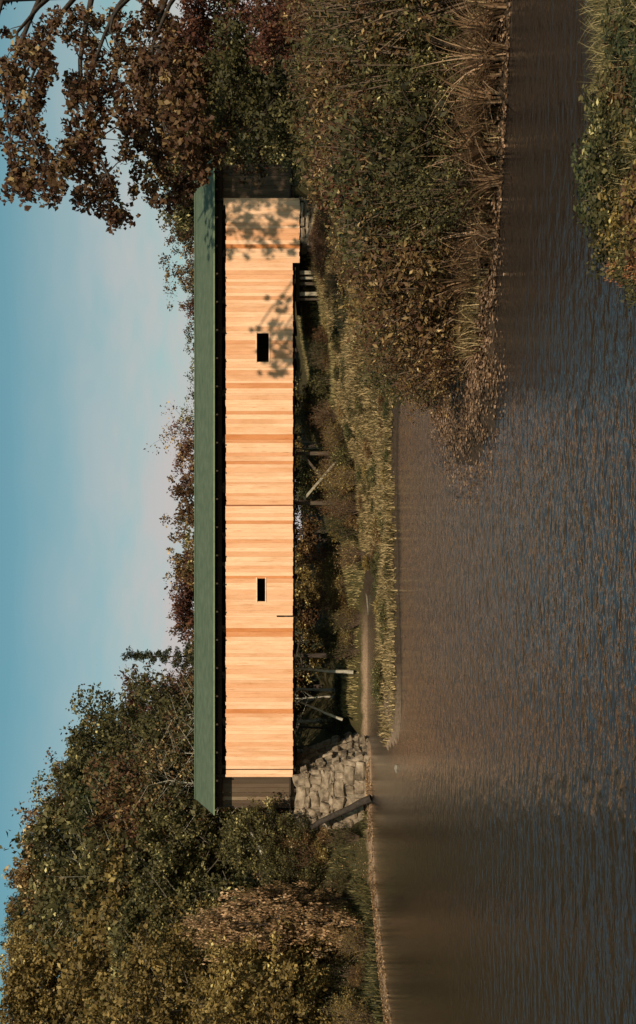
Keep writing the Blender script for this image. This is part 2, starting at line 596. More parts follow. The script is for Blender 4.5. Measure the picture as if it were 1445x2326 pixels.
xs = np.concatenate([-np.geomspace(700, 46, 22), np.arange(-44, 32, .4), np.geomspace(33, 700, 22)])
ys = np.concatenate([-np.geomspace(60, 7, 8), np.arange(-6, 76, .4), np.geomspace(77, 1200, 34)])
GX, GY = np.meshgrid(xs, ys)
GZ = height(GX, GY)
nx, ny = len(xs), len(ys)
ii = (np.arange(ny - 1)[:, None] * nx + np.arange(nx - 1)[None, :]).ravel()
gm = quad_mesh('ground', np.stack([GX.ravel(), GY.ravel(), GZ.ravel()], 1), np.stack([ii, ii + 1, ii + nx + 1, ii + nx], 1))
gm.polygons.foreach_set('use_smooth', [True] * len(gm.polygons))
tag(link('ground', gm, None, M['ground']), kind='structure')
wb = MB()
wb.poly([(-95, 0, 0), (14, 0, 0), (14, 70, 0), (-95, 70, 0)])
tag(wb.build('river_water', M['water']), kind='structure')

# ------------------------------------------------------------------ covered bridge
YF, YB = 59.0, 64.4
XL, XR = -14.33, 16.98
ZB, ZT = 4.16, 7.78
PX = YF / F                                     # metres per photo pixel on the siding


def ux(u): return (u - CX) * PX
def vz(v): return CAMH + (CY - v) * PX


bridge = empty('covered_bridge', (0, YF, ZB))
tag(bridge, 'long wooden covered bridge with pale orange plank siding and green roof', 'bridge')


def bpart(name, mb, mat, parent=bridge):
    o = mb.build(name, mat, parent)
    if parent is bridge:
        o.matrix_parent_inverse = Matrix.Translation(-bridge.location)
    return o


def unit_board(seed):
    r = random.Random(seed)
    me = bpy.data.meshes.new('board')
    b_ = .03
    ox = [-.5, -.5 + b_, .5 - b_, .5]
    fy = [.003, 0, 0, .003]
    v, f = [], []
    for z in (0, 1):
        for i in range(4):
            v.append((ox[i], fy[i] + r.uniform(-.001, .001), z + (r.uniform(-.002, .002))))
        v += [(.5, .03, z), (-.5, .03, z)]
    f += [(i, i + 1, i + 7, i + 6) for i in range(5)] + [(5, 0, 6, 11)]
    f += [(5, 4, 3, 2, 1, 0), (6, 7, 8, 9, 10, 11)]
    me.from_pydata(v, [], f)
    me.update()
    me.materials.append(M['board'])
    return me


UB = [unit_board(i) for i in range(6)]
gb = MB()
gb.box((XL + .05, YF + .035, 4.42), (XR - .05, YF + .12, 4.6))
gb.box((XL + .05, YF + .035, 7.25), (XR - .05, YF + .12, 7.4))
front = bpart('front_siding', gb, M['timber_dark'])


def board(parent, x0, x1, z0, z1, yy, color, dy=None):
    o = bpy.data.objects.new('board', random.choice(UB))
    col.objects.link(o)
    o.parent = parent
    o.location = ((x0 + x1) / 2, yy + (random.uniform(-.006, .003) if dy is None else dy), z0)
    o.scale = (x1 - x0 - .004, 1, z1 - z0)
    o.color = (*color, 1)
    return o


# darker stained boards, by their place along the photograph (upright u)
STAIN = {1771: .75, 1666: .35, 1648: .55, 1545: .3, 1530: .4, 1451: .75, 1386: .7, 1369: .3, 1336: .6, 1322: .4, 1291: .6, 1276: .8, 1257: .4,
         1196: .25, 1154: .3, 1136: .65, 1099: .3, 1069: .5, 1015: .45, 981: .35, 898: .95, 884: .35, 806: .3, 760: .25, 713: .95, 684: .3,
         656: .3, 628: .35, 608: .4, 598: .35}
W1 = (ux(1504), ux(1569), vz(610), vz(583))
W2 = (ux(960), ux(1012), vz(602), vz(584))
must = [W1[0], W1[1], W2[0], W2[1], ux(577), ux(579.5), ux(1729), ux(924.5), ux(928), ux(1176.5), ux(1179.5)]
edges = [XL]
fixed = sorted(must) + [XR]
for fx in fixed:
    span = fx - edges[-1]
    k = max(1, round(span / .2))
    ws = np.random.default_rng(int(fx * 100) % 9999).uniform(.6, 1.5, k)
    ws = ws / ws.sum() * span
    for w in ws:
        edges.append(edges[-1] + float(w))
LIGHT = np.array((.92, .575, .345))
DARK = np.array((.66, .25, .085))
for a, c in zip(edges[:-1], edges[1:]):
    mid = (a + c) / 2
    u = mid / PX + CX
    s = 0
    for su, st in STAIN.items():
        if abs(u - su) <= (c - a) / PX / 2:
            s = max(s, st)
    s = min(1, s + random.choice([0, 0, .03, .06, .12, .2, .35, .5]))
    cc = LIGHT * (1 - s) + DARK * s
    cc = cc * random.uniform(.96, 1.03)
    zb = (vz(680) if u > 1729 else ZB) + random.uniform(-.02, .02)
    zt = ZT + random.uniform(-.02, .03)
    if u > 1860: zt = ZT + .13
    if 577 < u < 579.5:                       # open joint
        board(front, a, c, zb, zt, YF, (.10, .045, .02), .02)
        continue
    if 924.5 < u < 928:                       # board broken off below
        board(front, a, c, vz(628), zt, YF, cc)
        continue
    if 1176.5 < u < 1179.5:                   # thin dark-stained board, its colour standing in for an open crack
        board(front, a, c, zb, zt, YF, (.30, .11, .05))
        continue
    hit = None
    for w in (W1, W2):
        if w[0] - .01 < mid < w[1] + .01: hit = w
    if hit:
        board(front, a, c, zb, hit[2], YF, cc)
        board(front, a, c, hit[3], zt, YF, cc)
    else:
        board(front, a, c, zb, zt, YF, cc)

# window trims
for w in (W1, W2):
    wf = MB()
    t = .07
    wf.box((w[0] - .03, YF + .032, w[2] - t), (w[1] + .03, YF + .16, w[2] - .004))
    wf.box((w[0] - .03, YF + .032, w[3] + .004), (w[1] + .03, YF + .16, w[3] + t))
    for xx in (w[0] - t, w[1] + .004):
        wf.box((xx, YF + .034, w[2] + .001), (xx + t - .004, YF + .15, w[3] - .001))
    bpart('window_frame', wf, M['timber_dark'])
    for zz_, hh_ in ((w[3] + .002, .06), (w[2] - .062, .06)):
        tr_ = board(bridge, w[0] - .06, w[1] + .06, zz_ - ZB, zz_ + hh_ - ZB, -.034, (.9, .62, .40), 0)
        tr_.name = 'window_trim'

# weathered boards set back under the roof's ends
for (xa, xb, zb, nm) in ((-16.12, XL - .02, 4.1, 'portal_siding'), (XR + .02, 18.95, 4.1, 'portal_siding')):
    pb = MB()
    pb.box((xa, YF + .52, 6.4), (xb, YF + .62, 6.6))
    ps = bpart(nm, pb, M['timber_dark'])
    x = xa
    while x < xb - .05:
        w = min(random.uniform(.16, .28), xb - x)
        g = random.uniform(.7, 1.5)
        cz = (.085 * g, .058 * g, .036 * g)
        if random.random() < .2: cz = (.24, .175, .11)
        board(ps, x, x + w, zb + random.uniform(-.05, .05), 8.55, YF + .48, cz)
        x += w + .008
    # corner post that closes the recess
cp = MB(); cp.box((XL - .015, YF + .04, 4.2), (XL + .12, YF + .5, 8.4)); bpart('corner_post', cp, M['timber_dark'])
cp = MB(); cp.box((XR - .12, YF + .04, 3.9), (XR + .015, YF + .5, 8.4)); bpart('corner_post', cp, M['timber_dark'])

# roof
EF, EB, RY, EZ, RZ = 58.35, 65.05, 61.7, 8.38, 9.76
RXL, RXR = -16.2, 19.1
for ya, sgn in ((EF, 1), (EB, -1)):
    rb_ = MB()
    nrm = Vector((0, -(RZ - EZ), abs(RY - EF) )).normalized() * .07
    rb_.prism([(ya, EZ), (RY, RZ), (RY, RZ - .09), (ya, EZ - .05)], RXL, RXR)
    ro = bpart('roof_slope', rb_, M['roof'])
    de = MB()
    de.box((RXL - .01, ya - .02 - (.02 if sgn > 0 else -.02), EZ - .06), (RXR + .01, ya - .002 if sgn > 0 else ya + .042, EZ + .012))
    d = de.build('drip_edge', M['drip'], ro)
rc = MB(); rc.prism([(RY - .16, RZ - .045), (RY, RZ + .045), (RY + .16, RZ - .045), (RY, RZ + .015)], RXL - .02, RXR + .02)
bpart('ridge_cap', rc, M['roof'])
for x in (RXL, RXR - .05):
    k = MB()
    k.prism([(EF + .04, EZ - .085), (RY, RZ - .095), (EB - .04, EZ - .085), (EB - .04, EZ - .24), (RY, RZ - .25), (EF + .04, EZ - .24)], x + .003, x + .047)
    bpart('rake_board', k, M['timber_old'])
    k = MB()
    gx = x + (.25 if x < 0 else -.25)
    k.prism([(YF + .6, 8.42), (RY, 9.5), (YB - .6, 8.42)], gx, gx + .04)
    bpart('gable_board', k, M['timber_old'])
# hidden frame: deck, chords, posts, braces, rafters, far siding
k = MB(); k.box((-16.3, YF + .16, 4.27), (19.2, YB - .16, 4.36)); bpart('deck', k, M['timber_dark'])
k = MB(); k.box((XL, YB, ZB), (XR, YB + .03, 8.4)); k.box((-16.2, YB - .5, 4.1), (XL - .01, YB - .47, 8.5)); k.box((XR + .01, YB - .5, 4.1), (19.0, YB - .47, 8.5))
bpart('far_siding', k, M['timber_old'])
for yy in (YF + .18, YB - .42):
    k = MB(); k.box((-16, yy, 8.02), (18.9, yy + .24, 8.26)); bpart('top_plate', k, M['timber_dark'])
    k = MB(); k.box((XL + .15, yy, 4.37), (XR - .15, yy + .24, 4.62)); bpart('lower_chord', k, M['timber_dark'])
    for i in range(13):
        x = XL + .5 + i * (XR - XL - 1.0) / 12
        if any(w[0] - .25 < x < w[1] + .25 for w in (W1, W2)): x += .9
        k = MB(); k.box((x - .1, yy + .02, 4.63), (x + .1, yy + .22, 8.01)); bpart('truss_post', k, M['timber_dark'])
        if i < 12:
            x2 = XL + .5 + (i + 1) * (XR - XL - 1.0) / 12
            k = MB()
            if i < 6: k.bar((x + .15, yy + .12, 4.7), (x2 - .15, yy + .12, 7.95), .16, .16)
            else: k.bar((x + .15, yy + .12, 7.95), (x2 - .15, yy + .12, 4.7), .16, .16)
            bpart('brace', k, M['timber_dark'])
for i in range(16):
    x = XL + .4 + i * (XR - XL - .8) / 15
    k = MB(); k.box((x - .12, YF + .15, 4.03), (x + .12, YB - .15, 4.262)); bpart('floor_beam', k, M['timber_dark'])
for i in range(24):
    x = -15.9 + i * 34.7 / 23
    k = MB()
    k.prism([(EF + .05, EZ - .1), (RY, RZ - .12), (RY, RZ - .26), (EF + .05, EZ - .23)], x - .04, x + .04)
    k.prism([(EB - .05, EZ - .23), (RY + .001, RZ - .26), (RY + .001, RZ - .12), (EB - .05, EZ - .1)], x - .04, x + .04)
    bpart('rafter', k, M['timber_dark'])


# ------------------------------------------------------------------ stone abutments
def stone_mesh(seed):
    """rough quarried block, about one unit each way, outer face towards -y"""
    r = random.Random(seed)
    me = bpy.data.meshes.new('stone')
    v, f = [], []
    g = [-.5, -.36, 0, .36, .5]
    for j in range(5):
        for i in range(5):
            x, z = g[i], g[j]
            edge = (i in (0, 4)) + (j in (0, 4))
            y = (0.16 if edge == 1 else .24 if edge == 2 else r.uniform(-.09, .06))
            if edge == 2: x *= .93; z *= .93
            v.append((x + r.uniform(-.07, .07), y + r.uniform(-.04, .04), z + r.uniform(-.07, .07)))
    for j in range(4):
        for i in range(4):
            a = j * 5 + i
            f.append((a, a + 1, a + 6, a + 5))
    ring = [0, 1, 2, 3, 4, 9, 14, 19, 24, 23, 22, 21, 20, 15, 10, 5]
    nb_ = len(v)
    for i in ring:
        v.append((v[i][0] * .95, .62, v[i][2] * .95))
    for i in range(16):
        j = (i + 1) % 16
        f.append((ring[j], ring[i], nb_ + i, nb_ + j))
    me.from_pydata(v, [], f)
    me.update()
    me.materials.append(M['stone'])
    return me


STONES = [stone_mesh(i) for i in range(9)]


def stone_face(parent, A, B, C, D, course, avg, skip=None):
    """courses of stones over the quad A-B (bottom) to D-C (top); outward normal = (B-A)x(D-A)"""
    A, B, C, D = map(Vector, (A, B, C, D))
    hgt = (D - A).length
    nrow = max(1, round(hgt / course))
    rz = [0]
    for i in range(nrow): rz.append(rz[-1] + random.uniform(.55, 1.5))
    rz = [q / rz[-1] for q in rz]
    for r_ in range(nrow):
        t0, t1 = rz[r_], rz[r_ + 1]
        tm = (t0 + t1) / 2
        L0, L1 = A.lerp(D, tm), B.lerp(C, tm)
        xa = (L1 - L0).normalized()
        up = (D - A).normalized()
        nrm = xa.cross(up).normalized()
        up = nrm.cross(xa)
        tot = (L1 - L0).length
        q = 0.0
        while q < tot - .03:
            w = min(avg * random.uniform(.4, 1.9), tot - q)
            if tot - q - w < .15: w = tot - q
            c = L0 + xa * (q + w / 2) + up * random.uniform(-.04, .04)
            q += w
            if (skip and skip(c)) or random.random() < .06: continue
            o = bpy.data.objects.new('stone', random.choice(STONES))
            col.objects.link(o)
            o.parent = parent
            rot = Matrix((xa, -nrm, up)).transposed().to_4x4()
            h_ = (t1 - t0) * hgt
            o.matrix_local = Matrix.Translation(c - parent.location + nrm * random.uniform(-.08, .13)) @ rot @ Matrix.Rotation(random.uniform(-.22, .22), 4, 'Y') @ Matrix.Rotation(random.uniform(-.25, .25), 4, 'Z') @ Matrix.Diagonal((w * random.uniform(.9, 1.0), .5, h_ * random.uniform(.75, 1.3), 1))


def abutment(name, label, xr_top, xr_bot, x_back, zt, zb, yf_bot, yf_top, yb, sgn):
    t = empty(name, (xr_top, 61.5, 0))
    tag(t, label, 'abutment')
    k = MB()
    i_ = .14 * sgn
    pts_b = [(x_back, yf_bot + .14), (xr_bot - i_, yf_bot + .14), (xr_bot - i_, yb - .14), (x_back, yb - .14)]
    pts_t = [(x_back, yf_top + .14), (xr_top - i_, yf_top + .14), (xr_top - i_, yb - .14), (x_back, yb - .14)]
    bb = [(x, y, zb) for x, y in pts_b]
    tt = [(x, y, zt - .06) for x, y in pts_t]
    k.v = [tuple(Vector(p) - t.location) for p in bb + tt]
    k.f = [(0, 1, 5, 4), (1, 2, 6, 5), (2, 3, 7, 6), (3, 0, 4, 7), (4, 5, 6, 7), (3, 2, 1, 0)]
    k.build('core', M['mortar'], t)
    if sgn > 0:
        stone_face(t, (x_back, yf_bot, zb), (xr_bot, yf_bot, zb), (xr_top, yf_top, zt), (x_back, yf_top, zt), .42, .62)
        stone_face(t, (xr_bot, yf_bot, zb), (xr_bot, yb, zb), (xr_top, yb, zt), (xr_top, yf_top, zt), .42, .75)
    else:
        stone_face(t, (xr_bot, yf_bot, zb), (x_back, yf_bot, zb), (x_back, yf_top, zt), (xr_top, yf_top, zt), .36, .6)
        stone_face(t, (xr_bot, yb, zb), (xr_bot, yf_bot, zb), (xr_top, yf_top, zt), (xr_top, yb, zt), .45, .8)
    return t


abutment('stone_abutment', 'sunlit rough stone abutment at the water under the bridge end', -14.2, -12.75, -18.2, 4.03, -.3, 57.9, 58.7, 64.9, 1)
abutment('stone_abutment', 'stone abutment half hidden by brush behind the pale timber posts', 14.6, 14.2, 18.5, 3.78, 1.2, 58.9, 59.1, 64.6, -1)

# timber bent beside the far abutment
bent = empty('timber_bent', (12.6, 60.2, 1.6))
tag(bent, 'row of pale timber posts carrying the bridge near the brushy bank', 'support')
for (u, wd, mt) in ((1706, .20, 'timber_pale'), (1694, .13, 'timber_pale'), (1681, .16, 'timber_old'), (1658, .2, 'timber_pale'), (1646, .12, 'timber_old')):
    p = P(u, 700, 60.0) - bent.location
    k = MB(); k.box((p.x - wd / 2, p.y - wd / 2, -.5), (p.x + wd / 2, p.y + wd / 2, 2.2)); k.build('post', M[mt], bent)
k = MB(); k.box((-1.1, -.36, 2.2), (1.2, 3.6, 2.43)); k.build('cap_beam', M['timber_dark'], bent)


trestle = empty('timber_trestle', (2.4, 60.4, 1.0))
tag(trestle, 'dark braced timber trestle under the middle of the bridge', 'support')
tp = lambda u, v: P(u, v, 60.4) - trestle.location
for u, r_ in ((1183, .11), (1296, .12)):
    k = MB(); a = tp(u, 790); c = tp(u, 670); k.bar(a, (c.x, c.y, 3.0), .2, .2); k.build('post', M['timber_old'], trestle)
k = MB(); a = tp(1290, 690); c = tp(1190, 772); k.bar(a + Vector((0, -.19, 0)), c + Vector((0, -.19, 0)), .1, .13); k.build('brace', M['timber_old'], trestle)
k = MB(); a = tp(1192, 690); c = tp(1288, 772); k.bar(a + Vector((0, -.33, 0)), c + Vector((0, -.33, 0)), .1, .13); k.build('brace', M['timber_pale'], trestle)
k = MB(); a = tp(1170, 0); c = tp(1310, 0); k.box((a.x, -.15, 3.0), (c.x, .15, 3.03)); k.build('cap_beam', M['timber_dark'], trestle)


# ------------------------------------------------------------------ loose wood
def pole(name, label, cat, pts, rad, mat, k=8):
    mb = MB()
    base = Vector(pts[0])
    pp = [Vector(p) - base for p in pts]
    dense, rr = [], []
    for i in range(len(pp) - 1):
        for s in range(3):
            t = s / 3
            j = Vector((random.uniform(-1, 1), random.uniform(-1, 1), random.uniform(-1, 1))) * rad[i] * .25
            dense.append(pp[i].lerp(pp[i + 1], t) + j)
            rr.append((rad[i] * (1 - t) + rad[i + 1] * t) * random.uniform(.92, 1.08))
    dense.append(pp[-1]); rr.append(rad[-1])
    mb.tube(dense, rr, k)
    o = mb.build(name, M[mat], None, True)
    o.location = base
    return tag(o, label, cat)


pole('log', 'dark log leaning on the stone abutment', 'log', [P(514, 842, 56.4), P(480, 770, 56.8), P(446, 708, 57.2)], (.19, .17, .14), 'log')
pole('fallen_pole', 'pale fallen pole lying aslant in the bushes beside the portal', 'pole', [P(372, 604, 57), P(420, 578, 57.5), P(464, 560, 58)], (.09, .09, .08), 'pale_bark')
pole('driftwood_log', 'whitish log floating at the edge of the grassy spit', 'log', [P(930, 836, 60.6), P(985, 832, 61.1), P(1006, 829, 61.5)], (.04, .06, .04), 'grey_bark')

for (u, v, r_, lab) in ((580, 893, .19, 'lone pale rock standing in the dark water off the spit'),):
    Y = CAMH * F / (v + 8 - CY)
    import bmesh
    bm = bmesh.new()
    bmesh.ops.create_icosphere(bm, subdivisions=3, radius=1)
    for q in bm.verts:
        c = q.co
        s = 1 + .18 * math.sin(c.x * 3 + 1) * math.cos(c.y * 4) + .1 * math.sin(c.z * 7 + c.x * 5)
        q.co = Vector((c.x * r_ * .9 * s, c.y * r_ * .6 * s, c.z * r_ * .42 * s))
    me = bpy.data.meshes.new('rock'); bm.to_mesh(me); bm.free()
    o = link('rock', me, None, M['rock'])
    o.location = ((u - CX) / F * Y, Y, .0)
    tag(o, lab, 'rock')


# ------------------------------------------------------------------ trees
def make_tree(hgt, rad, base, limbs, sub, leaf, per, clump_r, trunk_r, shape='round', droop=.3, lean=0.0, elong=1.6):
    """returns (bark mesh, foliage mesh) of a tree standing at the origin"""
    bk = MB()
    n = 7
    a0 = rng.uniform(0, 6.28)
    tp = [Vector((lean * hgt * (i / n) ** 1.5 + .04 * hgt * math.sin(i * 1.3 + a0) * (i / n), .03 * hgt * math.cos(i * 1.1 + a0) * (i / n), hgt * .95 * i / n)) for i in range(n + 1)]
    tp[0].z = -.4
    tr = [trunk_r * (1 - .88 * i / n) * (1.35 if i == 0 else 1) for i in range(n + 1)]
    bk.tube(tp, tr, 7)
    cl, cr = [], []
    for i in range(limbs):
        f = base + (1 - base) * ((i + rng.uniform(0, 1)) / limbs) * .97
        fi = f * n
        i0 = min(int(fi), n - 1)
        p0 = tp[i0].lerp(tp[i0 + 1], fi - i0)
        r0 = tr[i0] * .5
        g = (f - base) / (1 - base)
        if shape == 'cone': L = rad * (1.03 - g) * rng.uniform(.7, 1.15)
        elif shape == 'vase': L = rad * (.45 + .75 * math.sin(math.pi * min(1, g * .75 + .12))) * rng.uniform(.55, 1.15)
        else: L = rad * math.sqrt(max(.05, 1 - (g * 1.75 - .8) ** 2)) * rng.uniform(.6, 1.15)
        az = i * 2.4 + rng.uniform(-.5, .5)
        rise = (-.25 if shape == 'cone' else rng.uniform(.15, .75))
        d = Vector((math.cos(az), math.sin(az), rise)).normalized()
        p1 = p0 + d * L * .5 + Vector((0, 0, .04 * L))
        p2 = p0 + d * L + Vector((0, 0, (.1 if shape != 'cone' else -.12) * L))
        bk.tube([p0, p1, p2], [r0, r0 * .6, r0 * .2], 5, False)
        for s in range(sub):
            t = rng.uniform(.35, 1.02)
            q = p0.lerp(p2, t) + Vector(rng.normal(0, 1, 3)) * L * .2
            if s % 2 == 0:
                bk.tube([p0.lerp(p2, t * .85), q], [r0 * .3, r0 * .1], 4, False)
            cl.append(q); cr.append(clump_r * rng.uniform(.6, 1.25) * (.6 if shape == 'cone' else 1))
    for i in range(max(3, limbs // 6)):
        cl.append(tp[-1] + Vector(rng.normal(0, 1, 3)) * rad * .12); cr.append(clump_r * .6)
    return bk.mesh('trunk', True), foliage('crown', cl, cr, per, leaf, droop, elong)


TREES = {
    'oak': make_tree(12, 4.6, .22, 34, 6, .30, 42, .95, .28),
    'maple': make_tree(13, 4.0, .25, 30, 6, .30, 36, .85, .22, 'vase'),
    'ash': make_tree(11, 3.4, .18, 30, 5, .28, 40, .85, .20, 'vase', lean=.06),
    'thin': make_tree(12, 3.0, .3, 24, 4, .24, 22, .7, .13, 'vase', lean=-.04),
    'pine': make_tree(14, 2.3, .15, 46, 4, .26, 26, .5, .16, 'cone', elong=3.5),
    'round': make_tree(8, 3.6, .08, 34, 6, .26, 44, .8, .18),
    'bare': make_tree(12, 3.0, .25, 26, 3, .2, 7, .8, .12, 'vase'),
}
THGT = {'oak': 12.4, 'maple': 13.2, 'ash': 11.2, 'thin': 12.2, 'pine': 13.8, 'round': 8.3, 'bare': 12.2}
TNAME = {'pine': 'conifer_tree', 'bare': 'bare_tree'}


def tree(kind, x, y, ztop=None, h=None, leaf='leaf_olive', bark='bark', label='', group=None, wide=1.0, z=None):
    z0 = H(x, y) if z is None else z
    if h is None: h = max(3.0, ztop - z0)
    s = h / THGT[kind]
    bm_, cm = TREES[kind]
    t = empty(TNAME.get(kind, 'tree'), (x, y, z0), random.uniform(0, 6.28))
    sw = s * wide * random.uniform(.9, 1.12)
    t.scale = (sw, sw, s)
    link('trunk', bm_, t, M[bark])
    link('crown', cm, t, M[leaf])
    tag(t, label, 'tree', group)
    return t


# skyline of the wood, upright photograph (u, v)
SKY = np.array([(-200, -40), (0, 15), (130, 12), (260, 15), (330, 28), (426, 70), (476, 95), (526, 130), (576, 152), (626, 166), (670, 190), (700, 250),
                (736, 345), (766, 390), (800, 428), (840, 430), (886, 410), (946, 392), (996, 388), (1046, 392), (1086, 410), (1146, 405), (1206, 392), (1266, 402),
                (1326, 402), (1376, 402), (1406, 438), (1446, 422), (1546, 416), (1606, 416), (1640, 440), (1690, 425), (1706, 385), (1740, 428), (1796, 395), (1840, 405),
                (1900, 420), (2100, 400), (2500, 380)], float)


def skyv(u): return float(np.interp(u, SKY[:, 0], SKY[:, 1]))


rt = random.Random(77)
TW = {'leaf_brown': 'brown', 'leaf_olive': 'olive', 'leaf_maroon': 'maroon', 'leaf_gold': 'golden', 'leaf_green': 'dark green'}
KT = {'oak': 'broad', 'maple': 'tall', 'ash': 'upright', 'thin': 'slender', 'round': 'bushy', 'bare': 'nearly bare'}
GW = 'hillside trees behind the bridge'
LR = '%s %s tree just showing above the green roof'
GR = 'trees behind the bridge roof'
# the top row that draws the skyline
u = -330
while u < 2080:
    v = skyv(u)
    Y = rt.uniform(88, 108) if u < 760 else rt.uniform(78, 92)
    p = P(u, v + rt.uniform(0, 9), Y)
    hill = u < 780
    kind = rt.choice(['oak', 'maple', 'ash', 'oak']) if hill else rt.choice(['oak', 'ash', 'thin', 'maple'])
    leaf = rt.choice(['leaf_brown', 'leaf_olive', 'leaf_olive', 'leaf_maroon']) if u > 350 else rt.choice(['leaf_gold', 'leaf_olive', 'leaf_gold', 'leaf_brown'])
    tree(kind, p.x, Y, p.z, leaf=leaf, bark=rt.choice(['bark', 'grey_bark']), label=('%s %s tree on the hillside skyline' if hill else LR) % (TW[leaf], KT[kind]), group=GW if hill else GR, wide=rt.uniform(.8, 1.05))
    u += rt.uniform(40, 62) if hill else rt.uniform(50, 72)
# rows in front of it, lower and nearer
for (Y0, Y1, drop, step) in ((78, 90, (45, 110), 62), (68, 77, (120, 250), 70)):
    u = -340
    while u < 900:
        v = skyv(u) + rt.uniform(*drop)
        Y = rt.uniform(Y0, Y1)
        p = P(u, v, Y)
        if p.z - H(p.x, Y) > 3.5 and v < 560:
            leaf = rt.choice(['leaf_brown', 'leaf_olive', 'leaf_olive', 'leaf_olive', 'leaf_green']) if u > 300 else rt.choice(['leaf_gold', 'leaf_gold', 'leaf_olive', 'leaf_brown'])
            kind = rt.choice(['oak', 'maple', 'ash', 'thin', 'round', 'bare', 'bare'])
            tree(kind, p.x, Y, p.z, leaf=leaf, bark=rt.choice(['bark', 'grey_bark', 'pale_bark', 'pale_bark']), label='%s %s tree %s the hillside' % (TW[leaf], KT[kind], 'halfway up' if Y0 > 75 else 'at the foot of'), group=GW)
        u += step * rt.uniform(.75, 1.2)
for (u, v, Y, lab) in ((838, 270, 74, 'spindly bare-topped conifer rising highest above the green roof'),
                       (1338, 352, 80, 'thin twiggy tree poking above the middle of the roof')):
    p = P(u, v, Y)
    tree('pine' if u < 1000 else 'bare', p.x, Y, p.z, leaf='leaf_pine' if u < 1000 else 'leaf_brown', label=lab)
for (u, v, Y, kd, lab) in ((75, 22, 84, 'oak', 'broad golden tree filling the skyline at the picture edge'), (10, 14, 82, 'oak', 'golden tree at the very edge of the skyline'), (150, 25, 86, 'maple', 'tall golden tree third along the skyline from the picture edge')):
    p = P(u, v, Y)
    tree(kd, p.x, Y, p.z, leaf='leaf_gold', label=lab, group=GW, wide=1.1)
for (u, v, Y) in ((1716, 368, 76), (1800, 378, 75), (1838, 395, 78)):
    p = P(u, v, Y)
    tree('thin', p.x, Y, p.z, leaf='leaf_brown', label=LR % ('brown', 'slender'), group=GR)

for (u, v, Y, lab) in ((540, 300, 67.5, 'pale bare tree fanning out over the roof corner'), (620, 330, 68, 'pale bare tree fanning out behind the roof, second from its corner'),
                       (690, 350, 68.5, 'pale bare tree fanning out behind the roof, third from its corner'), (760, 385, 69, 'small pale bare tree behind the roof next to the conifer')):
    p = P(u, v, Y)
    tree('bare', p.x, Y, p.z, leaf='leaf_brown', bark='pale_bark', label=lab, group='pale bare trees behind the roof corner')

# lower wood seen under the bridge floor
GU = 'understory trees seen under the bridge'
u = 620
while u < 1900:
    Y = rt.uniform(74, 84)
    p = P(u, 600, Y)
    kind, leaf = rt.choice(['round', 'ash', 'round']), rt.choice(['leaf_green', 'leaf_olive', 'leaf_gold', 'leaf_brown', 'leaf_olive'])
    tree(kind, p.x, Y, h=rt.uniform(5, 7), leaf=leaf, bark='bark', label='low %s %s tree seen through the gap under the bridge' % (TW[leaf], KT[kind]), group=GU)
    u += rt.uniform(55, 90)

for i, u in enumerate((1880, 1945, 2005, 2070, 2130)):
    p = P(u, 560, 71 + i % 2 * 3)
    leaf = ['leaf_olive', 'leaf_brown'][i % 2]
    tree('round', p.x, p.y, h=8.5, leaf=leaf, bark='bark', label='%s bushy tree behind the shadowed bridge end' % TW[leaf], group='trees behind the shadowed bridge end')

# trees around the near portal on the abutment bank
GP = 'trees crowding the bank beside the abutment'
for (kind, u, vt, Y, leaf, bark, lab) in (
        ('ash', 400, 330, 68, 'leaf_olive', 'grey_bark', 'olive tree just behind the shadowed portal at the roof corner'),
        ('maple', 330, 150, 70, 'leaf_olive', 'pale_bark', 'pale-trunked slender tree on the slope beyond the portal'),
        ('round', 425, 520, 57.5, 'leaf_olive', 'bark', 'olive bushy tree hugging the roof corner at the portal'),
        ('oak', 230, 260, 64, 'leaf_olive', 'grey_bark', 'broad olive tree on the bank behind the pinkish shrub'),
        ('oak', 120, 300, 58, 'leaf_gold', 'bark', 'golden olive tree on the bank below the skyline'),
        ('maple', 20, 230, 54, 'leaf_gold', 'grey_bark', 'tall golden tree at the very end of the bank by the picture edge'),
        ('round', 175, 500, 54, 'leaf_gold', 'bark', 'low golden bushy tree above the muddy bank'),
        ('round', 60, 480, 50, 'leaf_gold', 'bark', 'rounded golden bushy tree near the picture edge above the muddy bank'),
        ('oak', -90, 260, 52, 'leaf_gold', 'bark', 'golden tree cut off by the picture edge on the bank'),
        ('round', -40, 470, 47, 'leaf_gold', 'bark', 'low golden bushy tree cut off by the picture edge'),
        ('round', -150, 450, 46, 'leaf_olive', 'bark', 'olive bushy tree beyond the picture edge on the bank'),
        ('round', 350, 600, 56, 'leaf_olive', 'bark', 'low olive bushy tree between the fallen pole and the water'),
        ('ash', 500, 300, 72, 'leaf_brown', 'pale_bark', 'brown pale-limbed tree right behind the roof corner'),
        ('thin', 560, 330, 71, 'leaf_brown', 'pale_bark', 'thin pale-limbed brown tree behind the roof near its corner')):
    p = P(u, vt, Y)
    tree(kind, p.x, Y, p.z, leaf=leaf, bark=bark, label=lab, group=GP)

